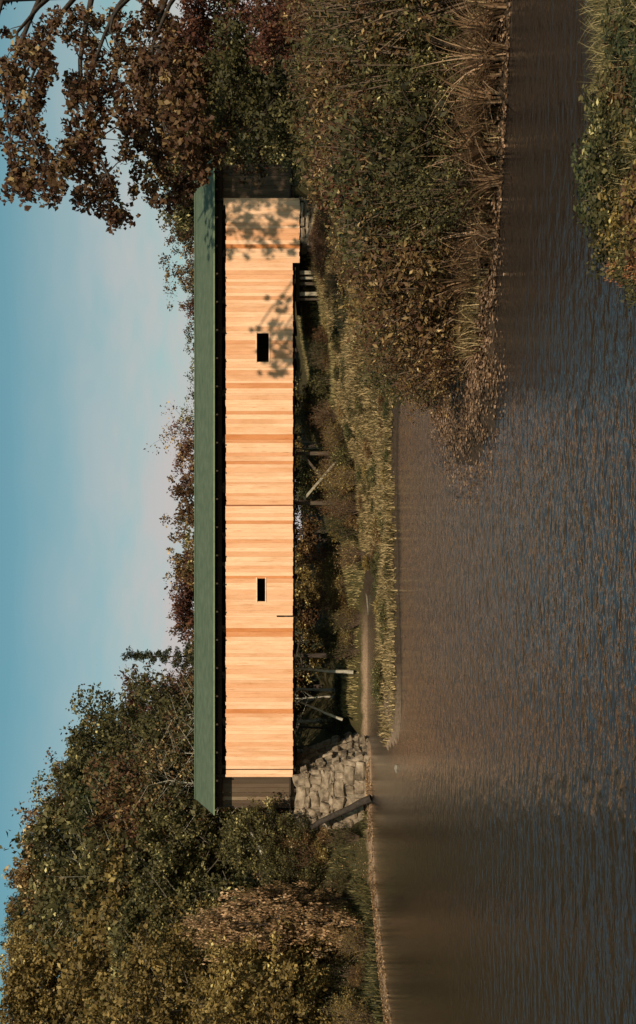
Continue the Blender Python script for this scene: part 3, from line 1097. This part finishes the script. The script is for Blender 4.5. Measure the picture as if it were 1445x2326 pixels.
# pale slender trunks under the bridge
for i, (pts, rad, lab) in enumerate((
        ([(1008, 790), (1002, 660)], (.055, .035), None),
        ([(1325, 786), (1318, 735), (1324, 672)], (.055, .05, .04), 'pale stem of the forked pair under the bridge, curving'),
        ([(1311, 786), (1309, 735), (1307, 672)], (.055, .05, .04), 'pale straight stem of the forked pair under the bridge'),
        ([(1226, 780), (1227, 712)], (.075, .04), 'short white stub standing alone under the bridge middle'),
        ([(798, 802), (803, 735), (808, 664)], (.11, .085, .06), 'thick white leaning trunk under the bridge between abutment and stubs'),
        ([(692, 778), (708, 735), (730, 684)], (.08, .07, .05), 'pale crooked trunk slanting beside the dark abutment face'))):
    if lab is None: continue
    Y = 62.4
    pole('birch_trunk', lab, 'tree trunk', [P(a, b_, Y) for a, b_ in pts], rad, 'pale_bark')


# ------------------------------------------------------------------ the big overhanging tree
def caster(X, Z, Y):
    """point at depth Y whose shadow falls on the siding at (X, Z)"""
    t = (YF - Y) / -SUN.y
    return Vector((X + t * SUN.x, Y, Z + t * SUN.z))


big = empty('overhanging_tree', (20.6, 42, H(20.6, 42)))
tag(big, 'tall red-brown tree whose leafy branches hang over the bridge end against sky', 'tree')
o0 = big.location.copy()
bk = MB()
trunk = [Vector((20.6, 42, o0.z - .5)), Vector((20.4, 42, 6)), Vector((20.2, 42.2, 11)), Vector((20.0, 42.3, 15)), Vector((19.6, 42.6, 18.5)), Vector((19.2, 43, 22.5))]
bk.tube([p - o0 for p in trunk], [.42, .36, .3, .22, .14, .04], 9)


def trunk_at(z):
    for a, c in zip(trunk[:-1], trunk[1:]):
        if a.z <= z <= c.z: return a.lerp(c, (z - a.z) / (c.z - a.z))
    return trunk[-1]


cl, cr = [], []
limb_pts = []


def limb(z0, tip, r0, sag=.8, n=6):
    root = trunk_at(z0)
    pts = []
    for i in range(n + 1):
        t = i / n
        pts.append(root.lerp(tip, t) + Vector((0, 0, sag * math.sin(math.pi * t))) + Vector(rng.normal(0, .06, 3)) * (0 < i < n))
    bk.tube([p - o0 for p in pts], [r0 * (1 - .85 * i / n) for i in range(n + 1)], 6, False)
    limb_pts.extend(pts[1:])


def spray(c, rad, thin=.5):
    """a leafy twig that springs from the nearest limb"""
    if rng.uniform() < thin:
        q = min(limb_pts, key=lambda p: (p - c).length)
        if (q - c).length < 3.6:
            bk.tube([q - o0, q.lerp(c, .55) - o0 + Vector((0, 0, .12)), c - o0], [.028, .018, .007], 4, False)
    cl.append(c - o0); cr.append(rad)


limb(13.5, P(1905, 40, 37), .11)
limb(12.0, P(2010, 75, 35), .10)
limb(11.5, P(1835, 285, 38), .12, 1.0)
limb(10.0, P(1995, 215, 35), .10)
limb(8.5, P(1890, 395, 38), .12)
limb(8.0, P(2050, 370, 34), .10)
limb(13.0, P(2150, 60, 36), .09)
limb(9.5, P(2200, 280, 34), .09)
BL = [(1915, 40, 55, 38), (1985, 55, 75, 55), (2075, 35, 90, 60), (2160, 60, 80, 60), (2230, 120, 60, 60), (1890, 110, 30, 30), (1960, 140, 60, 35),
      (1850, 235, 42, 42), (1826, 275, 18, 22), (1905, 215, 60, 45), (1990, 200, 80, 50), (2080, 190, 80, 50), (2170, 215, 80, 60), (2255, 210, 60, 60),
      (1920, 335, 55, 40), (1885, 390, 35, 40), (1945, 410, 60, 45), (2020, 330, 80, 60), (2110, 320, 90, 70), (2210, 330, 90, 70), (2290, 330, 50, 60), (2060, 420, 100, 50), (2190, 430, 110, 60), (1940, 448, 40, 26), (1985, 470, 45, 36)]
for (u, v, ru, rv) in BL:
    q0 = min(limb_pts, key=lambda p: (p - P(u, v, p.y)).length)
    Yb = q0.y
    nc = int(ru * rv / 190) + 3
    for i in range(nc):
        a, q = rng.uniform(0, 6.28), math.sqrt(rng.uniform(0, 1))
        spray(P(u + ru * q * math.cos(a), v + rv * q * math.sin(a), Yb + rng.uniform(-1.3, 1.3)), rng.uniform(.24, .5))
# crown above the picture: its shade dapples the siding and darkens the portal
limb(18.0, caster(16.0, 6.0, 42.5), .10)
limb(17.0, caster(17.5, 5.0, 42.5), .10)
limb(19.0, caster(15.0, 7.0, 43.2), .08)
for i in range(260):
    X = rng.uniform(13.8, 19.6)
    if X < 17 and rng.uniform() > .45 + (X - 14) * .18: continue
    spray(caster(X, rng.uniform(3.4, 9.6), rng.uniform(40.5, 43)), rng.uniform(.22, .42) if X < 17 else rng.uniform(.5, .8))
limb(15.0, caster(8.6, 3.5, 40.5), .09, .0)
for (X, Z, r_) in ((8.2, 4.4, .36), (8.6, 4.9, .28), (8.9, 4.5, .34), (9.4, 4.9, .36), (9.7, 4.4, .3), (10.2, 5.1, .26), (10.9, 4.6, .22), (11.3, 4.9, .2), (8.0, 5.2, .26), (9.0, 5.5, .2), (9.9, 6.0, .16), (8.2, 5.7, .16), (7.6, 4.6, .22), (7.4, 5.1, .2)):
    spray(caster(X, Z, 40.5 + rng.uniform(-.4, .4)), r_ * 1.1, 1.0)
    w_ = cl[-1]
    bk.tube([w_ + Vector((1.3, .1, -.9)), w_ + Vector((.5, 0, -.25)), w_ + Vector((-.2, 0, .15))], [.05, .042, .02], 5, False)
    for q_ in range(2):
        cl.append(w_ + Vector(rng.normal(0, .32, 3))); cr.append(r_ * .8)
for i in range(60):                       # the rest of the crown, out of the picture
    z = rng.uniform(11, 21)
    j = trunk_at(z)
    c = j + Vector((rng.uniform(1.5, 6), rng.uniform(-4, 3), rng.uniform(0, 2)))
    if i % 2 == 0: bk.tube([j - o0, c - o0], [.07, .015], 4, False)
    cl.append(c - o0); cr.append(rng.uniform(.4, .7))
bk.build('trunk', M['bark'], big, True)
link('crown', foliage('crown', cl, cr, 34, .2, .5, 1.5), big, M['leaf_bigtree'])

# other trees of the thicket bank
GT = 'thicket trees below the overhanging tree'
for (kind, u, vt, Y, leaf, bark, lab, wd) in (
        ('thin', 2112, 215, 39, 'leaf_brown', 'bark', 'dark straight sapling crossing the middle of the overhanging foliage', 1.0),
        ('ash', 2080, 330, 46, 'leaf_brown', 'bark', 'brown leafy tree shading the shadowed bridge end', 1.0),
        ('oak', 2120, 400, 44, 'leaf_olive', 'bark', 'dense olive tree in the thicket behind the overhanging branches', 1.0),
        ('round', 2085, 480, 40, 'leaf_olive', 'bark', 'bushy olive tree in front of the shadowed bridge end', .9),
        ('round', 2160, 500, 34, 'leaf_olive', 'bark', 'bushy olive-brown tree in the middle of the thicket', 1.0),
        ('oak', 2290, 420, 36, 'leaf_maroon', 'bark', 'dark maroon tree at the picture edge below the overhanging branches', 1.0),
        ('round', 2260, 620, 28, 'leaf_maroon', 'bark', 'low maroon bushy tree at the picture edge in the thicket', 1.0),
        ('round', 2040, 640, 36, 'leaf_olive', 'bark', 'low olive bushy tree right below the shadowed bridge end', .9)):
    p = P(u, vt, Y)
    tree(kind, p.x, Y, p.z, leaf=leaf, bark=bark, label=lab, group=GT, wide=wd)


# ------------------------------------------------------------------ shrubs
def make_shrub(hgt, rad, stems, leaf, per, droop=.2, elong=1.7, cr_=.3, tight=1.0):
    bk = MB()
    cl, cr = [], []
    for i in range(stems):
        a = rng.uniform(0, 6.28)
        q = math.sqrt(rng.uniform(.02, 1)) * rad
        tip = Vector((math.cos(a) * q, math.sin(a) * q, hgt * rng.uniform(.45, 1.0) * math.sqrt(max(.15, 1 - (q / rad) ** 2 * .75))))
        b0 = Vector((math.cos(a) * q * .2, math.sin(a) * q * .2, -.15))
        mid = b0.lerp(tip, .55) + Vector((0, 0, .12 * hgt))
        bk.tube([b0, mid, tip], [.022, .015, .006], 4, False)
        for t in (.35, .6, .8, 1.0):
            p = b0.lerp(mid, t / .55) if t < .55 else mid.lerp(tip, (t - .55) / .45)
            cl.append(p + Vector(rng.normal(0, .1, 3)) * rad * tight); cr.append(cr_ * rng.uniform(.7, 1.3))
    return bk.mesh('stem', True), foliage('foliage', cl, cr, per, leaf, droop, elong)


SHRUBS = {
    'leafy': make_shrub(2.6, 1.3, 38, .095, 30, cr_=.32, elong=2.3),
    'broad': make_shrub(2.0, 1.5, 44, .10, 28, cr_=.34, elong=2.2),
    'twiggy': make_shrub(2.8, 1.2, 80, .12, 7, cr_=.3, elong=3.0),
    'low': make_shrub(1.1, 1.0, 26, .10, 24, cr_=.24),
}


def shrub(kind, x, y, s, leaf, label, group=None, name='shrub', hz=1.0):
    t = empty(name, (x, y, H(x, y) - .03), random.uniform(0, 6.28))
    t.scale = (s, s, s * hz)
    a, c = SHRUBS[kind]
    link('stem', a, t, M['twig'])
    link('foliage', c, t, M[leaf])
    return tag(t, label, 'shrub', group)


GS = 'thicket shrubs along the dark water'
CW = {'leaf_brown': 'brown', 'leaf_olive': 'olive', 'leaf_maroon': 'maroon', 'leaf_gold': 'golden', 'leaf_green': 'dark green'}
KW = {'leafy': 'leafy', 'broad': 'spreading', 'twiggy': 'twiggy', 'low': 'low'}
rs = random.Random(9)
cnt = 0
for (Y, step) in ((17.9, 78), (19.5, 78), (22, 80), (25, 84), (29, 88), (34, 92), (40, 96), (47, 100)):
    u = 1480 + (1 if Y < 24 else 0) * 20
    while u < 2400:
        x = (u - CX) / F * Y
        yy = Y + rs.uniform(-.8, .8)
        sd = float(river_sd(np.array([x]), np.array([yy]))[0])
        if sd > .55:
            # height allowed by the thicket's upper outline
            vmax = np.interp(u, [1440, 1560, 1640, 1700, 1760, 1860, 1950, 2100, 2326], [860, 800, 770, 755, 740, 730, 690, 640, 600])
            zmax = CAMH + (CY - vmax) / F * Y - H(x, yy)
            hh = min(zmax, rs.uniform(1.6, 3.2))
            if hh > .5:
                kind = rs.choice(['leafy', 'broad', 'twiggy', 'twiggy'])
                s = max(.4, hh / {'leafy': 2.6, 'broad': 2.0, 'twiggy': 2.8}[kind])
                leaf = rs.choice(['leaf_brown', 'leaf_olive', 'leaf_maroon', 'leaf_olive', 'leaf_brown'] if u > 1850 else ['leaf_olive', 'leaf_olive', 'leaf_brown', 'leaf_gold', 'leaf_brown'])
                shrub(kind, x, yy, min(1.25, max(s, .55)), leaf, '%s %s shrub %s' % (CW[leaf], KW[kind], 'at the water edge of the thicket' if Y < 21 else 'in the middle of the thicket' if Y < 31 else 'deep in the thicket towards the bridge'), GS, hz=min(1.0, s / max(s, .55)))
        u += step * rs.uniform(.7, 1.25)

# shrubs on the abutment bank
GB = 'shrubs on the bank beside the abutment'
for i in range(90):
    u = rs.uniform(-20, 470) if i < 46 else rs.uniform(300, 425)
    Y = rs.uniform(44, 57.2) if i < 46 else rs.uniform(53, 57.6)
    x = (u - CX) / F * Y
    sd = float(river_sd(np.array([x]), np.array([Y]))[0])
    if sd < .9: continue
    s = rs.uniform(.55, 1.1) * (.75 if sd < 2.5 else 1.15)
    kk, lf = rs.choice(['leafy', 'broad', 'low', 'twiggy']), rs.choice(['leaf_gold', 'leaf_olive', 'leaf_gold', 'leaf_brown'] if u < 260 else ['leaf_olive', 'leaf_brown', 'leaf_olive', 'leaf_gold'])
    shrub(kk, x, Y, s, lf, '%s %s shrub on the %s' % (CW[lf], KW[kk], 'slope next to the stone abutment' if u > 260 else 'muddy bank below the golden trees'), GB)
for (u, v, Y, wd, lab) in ((228, 455, 52, .42, 'taller peach-coloured bush glowing on the bank among olive trees'), (285, 555, 54, .3, 'smaller peach-coloured bush beside the taller one, nearer the abutment')):
    p = P(u, v, Y)
    t = tree('round', p.x, Y, p.z, leaf='leaf_peach', label=lab, group='peach bushes on the bank', wide=wd)
# the same kinds behind the spit and under the floor
for (u, v, leaf, lab) in ((1052, 700, 'leaf_rust', 'orange-red shrub seen under the bridge floor'), (1010, 740, 'leaf_gold', 'golden shrub beneath the orange one under the bridge floor')):
    Y = 69
    p = P(u, v, Y)
    t = shrub('leafy', p.x, Y, 1.0, leaf, lab)
    t.scale = (.9, .9, max(.5, (p.z + .9 - t.location.z) / 2.6))
GF = 'shrubs lining the bank behind the bridge'
for i in range(24):
    u = rs.uniform(640, 1900)
    Y = rs.uniform(67.5, 72)
    kk, lf = rs.choice(['broad', 'low', 'leafy']), rs.choice(['leaf_green', 'leaf_olive', 'leaf_gold', 'leaf_brown'])
    shrub(kk, (u - CX) / F * Y, Y, rs.uniform(.6, 1.05), lf, 'shaded %s %s shrub under the bridge %s' % (CW[lf], KW[kk], 'near the abutment' if u < 950 else 'middle' if u < 1350 else 'near the timber posts'), GF)
# bushes before the bridge at the thicket side, reaching up to the floor
GM = 'bushes on the slope before the timber posts'
for i in range(34):
    u = rs.uniform(1330, 1760)
    Y = rs.uniform(44, 58)
    x = (u - CX) / F * Y
    if float(river_sd(np.array([x]), np.array([Y]))[0]) < 1: continue
    vmax = np.interp(u, [1330, 1450, 1560, 1680, 1760], [850, 820, 800, 775, 760])
    hh = CAMH + (CY - vmax) / F * Y - H(x, Y)
    if hh < .35: continue
    lf = rs.choice(['leaf_green', 'leaf_olive', 'leaf_brown', 'leaf_olive', 'leaf_gold'])
    shrub('broad', x, Y, .8, lf, 'low %s bush on the slope before the timber posts' % CW[lf], GM, hz=min(1.2, hh / 1.6))


GX_ = 'brush under the bridge floor'
for i in range(90):
    u = rs.uniform(820, 1740) if i < 70 else rs.uniform(1100, 1740)
    Y = rs.uniform(58.2, 62.6) if u > 1050 else rs.uniform(62.2, 64)
    x = (u - CX) / F * Y
    if float(river_sd(np.array([x]), np.array([Y]))[0]) < .5: continue
    hh = CAMH + (CY - rs.uniform(*((675, 760) if u > 1050 else (700, 770)))) / F * Y - H(x, Y)
    if hh < .4: continue
    kk = rs.choice(['twiggy', 'leafy', 'twiggy', 'low'])
    lf = rs.choice(['leaf_brown', 'leaf_olive', 'leaf_gold', 'leaf_olive', 'leaf_brown'])
    sc = rs.uniform(.5, .75)
    shrub(kk, x, Y, sc, lf, '%s %s brush under the bridge floor%s' % (CW[lf], KW[kk], '' if u > 1250 else ' middle' if u > 1050 else ' towards the abutment'), GX_, hz=min(1.9, hh / sc / {'leafy': 2.6, 'twiggy': 2.8, 'low': 1.1}[kk]))
for i in range(22):
    u = rs.uniform(345, 428)
    Y = rs.uniform(55.6, 58.2)
    x = (u - CX) / F * Y
    if float(river_sd(np.array([x]), np.array([Y]))[0]) < .4: continue
    lf = rs.choice(['leaf_olive', 'leaf_brown', 'leaf_gold', 'leaf_peach'])
    shrub('low', x, Y, rs.uniform(.4, .75), lf, '%s low shrub on the bank beside the leaning log' % CW.get(lf, 'peach'), GB, hz=rs.uniform(.7, 1.2))
for i in range(26):
    u = rs.uniform(1725, 1990)
    Y = rs.uniform(52, 58)
    x = (u - CX) / F * Y
    hh = CAMH + (CY - rs.uniform(690, 725)) / F * Y - H(x, Y)
    if hh < .5: continue
    lf = rs.choice(['leaf_brown', 'leaf_olive', 'leaf_brown', 'leaf_maroon'])
    shrub('twiggy' if i % 3 else 'leafy', x, Y, .75, lf, '%s bush hiding the abutment at the shadowed bridge end' % CW[lf], 'bushes hiding the abutment', hz=min(1.6, hh / 2.0))
for i in range(40):
    u = rs.uniform(250, 425)
    Y = rs.uniform(55.8, 58.0)
    x = (u - CX) / F * Y
    if float(river_sd(np.array([x]), np.array([Y]))[0]) < .5 or (x > -16.4 and Y > 57.4): continue
    lf = rs.choice(['leaf_olive', 'leaf_brown', 'leaf_gold', 'leaf_olive'])
    kk = rs.choice(['low', 'low', 'broad', 'twiggy'])
    shrub(kk, x, Y, rs.uniform(.45, .9), lf, '%s %s shrub on the %s' % (CW[lf], KW[kk], 'slope next to the stone abutment'), GB)


# ------------------------------------------------------------------ grass, reeds, litter
def scatter(n, x0, x1, y0, y1, cond):
    x, y = rng.uniform(x0, x1, n), rng.uniform(y0, y1, n)
    sd = river_sd(x, y)
    z = height(x, y)
    k = cond(x, y, sd, z)
    return np.stack([x[k], y[k], z[k]], 1)


b0 = scatter(170000, -9.8, 16, 36.8, 60, lambda x, y, sd, z: (sd > .12) & (rng.uniform(0, 1, len(x)) < (.25 + .75 * sst(-7.5, -4.5, x))) & ((y < 47.5 + x * .3) | (x > -2)))
g = link('spit_grass', blades('spit_grass', b0 - np.array([0, 0, .02]), np.clip(.24 + .2 * wob(b0[:, 0] * 1.3, b0[:, 1] * 1.1) + .12 * wob(b0[:, 0] * 3, b0[:, 1] * 2.7 + 4), .05, .8), .045, .7, 2), None, M['grass'])
tag(g, 'short dry yellow-olive grass covering the spit in the river', 'grass', kind='stuff')
b1 = scatter(60000, -34, -12.9, 39, 58, lambda x, y, sd, z: (sd > .5) & (z < 5) & ~((x > -17) & (y > 57.3)))
g = link('bank_weeds', blades('bank_weeds', b1, .5, .07, .6, 2), None, M['weeds'])
tag(g, 'green weeds and grass covering the bank beside the stone abutment', 'grass', kind='stuff')
b2 = scatter(90000, -12, 16, 57, 74, lambda x, y, sd, z: (sd > .6) & ((y > 60) | (x > 6)))
g = link('far_bank_grass', blades('far_bank_grass', b2, .3, .05, .4, 2), None, M['weeds'])
tag(g, 'green grass on the bank seen under the bridge', 'grass', kind='stuff')
b3 = scatter(70000, .6, 14, 16.4, 36, lambda x, y, sd, z: (sd > .12) & (x > 2.6))
g = link('thicket_grass', blades('thicket_grass', b3, .4, .022, .7, 3), None, M['grass'])
tag(g, 'tangled dry grass at the foot of the thicket', 'grass', kind='stuff')

GZ_ = 'weed clumps on the grassy spit'
for i in range(70):
    u = rs.uniform(700, 1560)
    Y = rs.uniform(38.5, 57)
    x = (u - CX) / F * Y
    sd = float(river_sd(np.array([x]), np.array([Y]))[0])
    if sd < .5 or (Y > 46 and x < -3): continue
    lf = rs.choice(['leaf_olive', 'leaf_gold', 'leaf_brown', 'leaf_olive', 'leaf_green'])
    sc = rs.uniform(.35, .65)
    shrub('low', x, Y, sc, lf, 'low %s weed clump on the spit%s' % (CW[lf], ' by the water' if sd < 3 else ' before the bridge' if Y < 50 else ' close to the bridge'), GZ_, hz=rs.uniform(.5, .9))

# fallen leaves on the bar and along the banks
b4 = scatter(60000, -.6, 4.2, 16, 27, lambda x, y, sd, z: (sd > -1.1) & (rng.uniform(0, 1, len(x)) < np.where(sd > 0, .25 + .5 * sst(.5, 2.5, x), .14 * sst(-1.1, 0, sd))))
b4[:, 2] = np.maximum(b4[:, 2], 0) + .012 + rng.uniform(0, .02, len(b4))
V, Q = leaf_quads(b4, .075, 0, 1.5)
V = V.reshape(-1, 4, 3)
V[:, :, 2] = b4[:, None, 2] + (V[:, :, 2] - b4[:, None, 2]) * .3
g = link('fallen_leaves', quad_mesh('fallen_leaves', V.reshape(-1, 3), Q, rng.uniform(0, 1, len(Q))), None, M['litter'])
tag(g, 'tan fallen leaves covering the low bar that juts into the water', 'fallen leaves', kind='stuff')


def shore_litter(name, label, n_, box, lo, hi, size, mat):
    q = scatter(n_, *box, lambda x, y, sd, z: (sd > lo) & (sd < hi) & (rng.uniform(0, 1, len(x)) < np.exp(-np.abs(sd - .15) / (hi * .5))))
    q[:, 2] = np.maximum(q[:, 2], 0) + .015 + rng.uniform(0, .03, len(q))
    V, Q = leaf_quads(q, size, 0, 1.6)
    V = V.reshape(-1, 4, 3)
    V[:, :, 2] = q[:, None, 2] + (V[:, :, 2] - q[:, None, 2]) * .5
    tag(link(name, quad_mesh(name, V.reshape(-1, 3), Q, rng.uniform(0, 1, len(Q))), None, M[mat]), label, 'fallen leaves', kind='stuff')


shore_litter('shore_leaves', 'brown fallen leaves along the muddy edge of the thicket', 60000, (2, 12, 14.5, 20), -.12, 1.2, .085, 'litter')
shore_litter('bank_leaves', 'tan leaves and debris along the edge of the abutment bank', 90000, (-22, -12, 38, 58), -.1, 1.5, .11, 'leaf_peach')

# arching dead-grass tussocks at the thicket's waterline
def make_tussock(n, hgt, width, lean):
    a = rng.uniform(0, 6.28, n)
    q = rng.uniform(0, .16, n)
    base = np.stack([np.cos(a) * q, np.sin(a) * q, np.full(n, -.03)], 1)
    return blades('blades', base, hgt, width, lean, 5, a + rng.normal(0, .4, n))


TUS = [make_tussock(70, 1.15, .034, 1.25), make_tussock(55, .95, .03, 1.6), make_tussock(80, 1.4, .03, 1.0)]
GQ = 'straw tussocks along the thicket waterline'
i = 0
for (u, v, s) in ((1690, 1085, .9), (1640, 1070, .8), (1745, 1100, .8), (1800, 1105, .9), (1862, 1110, .9), (1920, 1118, 1.0), (1985, 1118, 1.1), (2040, 1105, 1.35), (2058, 1060, 1.4),
                  (2100, 1120, 1.0), (2150, 1122, 1.0), (2200, 1125, 1.0), (2265, 1130, .9), (2310, 1130, 1.0), (2010, 1000, 1.2), (1660, 1040, .9), (1560, 1060, .6), (1960, 1040, .9), (1830, 1040, .8), (1520, 1080, .55)):
    Y = (CAMH - .2) * F / (v - CY)
    x = (u - CX) / F * Y
    for _ in range(10):
        if float(river_sd(np.array([x]), np.array([Y]))[0]) > .12: break
        Y += .2; x = (u - CX) / F * Y
    t = empty('grass_tussock', (x, Y, H(x, Y) - .02), random.uniform(0, 6.28))
    t.scale = (s, s, s)
    link('blades', TUS[i % 3], t, M['straw'])
    tag(t, 'arching straw-coloured grass tussock drooping to the dark water below the thicket', 'grass', GQ)
    i += 1

# near bank: clump at the picture corner
GN = 'near corner bushes'
NL = 'low %s bush in the near corner of the picture'
for (u, v, Y, s, kind, leaf) in ((1745, 1400, 8.6, .34, 'low', 'leaf_olive'), (1800, 1370, 8.9, .42, 'low', 'leaf_gold'), (1830, 1340, 9.2, .55, 'low', 'leaf_olive'),
                                 (1900, 1345, 9.2, .6, 'low', 'leaf_olive'), (1960, 1320, 9.5, .6, 'low', 'leaf_green'), (2030, 1340, 9.2, .6, 'low', 'leaf_olive'),
                                 (2110, 1380, 8.9, .6, 'low', 'leaf_olive'), (2180, 1390, 8.8, .6, 'low', 'leaf_brown'), (2250, 1400, 8.6, .6, 'low', 'leaf_olive'),
                                 (2320, 1400, 8.5, .65, 'low', 'leaf_green'), (1830, 1440, 7.8, .42, 'low', 'leaf_gold'), (1880, 1440, 7.9, .6, 'low', 'leaf_brown'),
                                 (1990, 1440, 8.0, .6, 'low', 'leaf_gold'), (2100, 1450, 7.8, .6, 'low', 'leaf_olive'), (2230, 1450, 7.8, .6, 'low', 'leaf_green')):
    p = P(u, v, Y)
    t = empty('shrub', (p.x, Y, H(p.x, Y) - .05), random.uniform(0, 6.28))
    hh = max(.25, p.z - t.location.z)
    t.scale = (s, s, min(1.1, hh / 1.0))
    a, c = SHRUBS[kind]
    link('stem', a, t, M['twig']); link('foliage', c, t, M[leaf])
    tag(t, NL % CW[leaf], 'shrub', GN)

for (u, v, Y, lab) in ((1712, 1385, 8.9, 'tiny orange-leaved sprig at the tip of the near corner bushes'), (1722, 1425, 8.4, 'second tiny orange-leaved sprig, closest to the picture edge')):
    p = P(u, v, Y)
    t = empty('sprig', (p.x, Y, max(0.0, H(p.x, Y)) - .02), 1.0)
    t.scale = (.13, .13, max(.2, (p.z - t.location.z) / 1.0))
    a, c = SHRUBS['low']
    link('stem', a, t, M['twig']); link('foliage', c, t, M['leaf_rust'])
    tag(t, lab, 'shrub', GN)

# straw and grass in the near corner
b5 = scatter(26000, 1.8, 6.5, 6.2, 10.2, lambda x, y, sd, z: (sd > .12))
g = link('corner_grass', blades('corner_grass', b5, .26, .011, .8, 3), None, M['weeds'])
tag(g, 'olive and straw grass in the near corner of the picture', 'grass', kind='stuff')

# ------------------------------------------------------------------ labels: look-alikes are told apart by their order along the picture
ORD = ['first', 'second', 'third', 'fourth', 'fifth', 'sixth', 'seventh', 'eighth', 'ninth', 'tenth', 'eleventh', 'twelfth', 'thirteenth', 'fourteenth',
       'fifteenth', 'sixteenth', 'seventeenth', 'eighteenth', 'nineteenth', 'twentieth']
same = {}
for o in list(col.objects):
    if o.parent is None and 'label' in o.keys():
        same.setdefault(o['label'], []).append(o)
for lab, obs in same.items():
    if 1 < len(obs) <= 20:
        obs.sort(key=lambda o: -o.location.x / max(o.location.y, 1))
        for i, o in enumerate(obs):
            o['label'] = lab + ', ' + (ORD[i] if i else 'nearest') + (' from' if i else ' to') + ' the top'
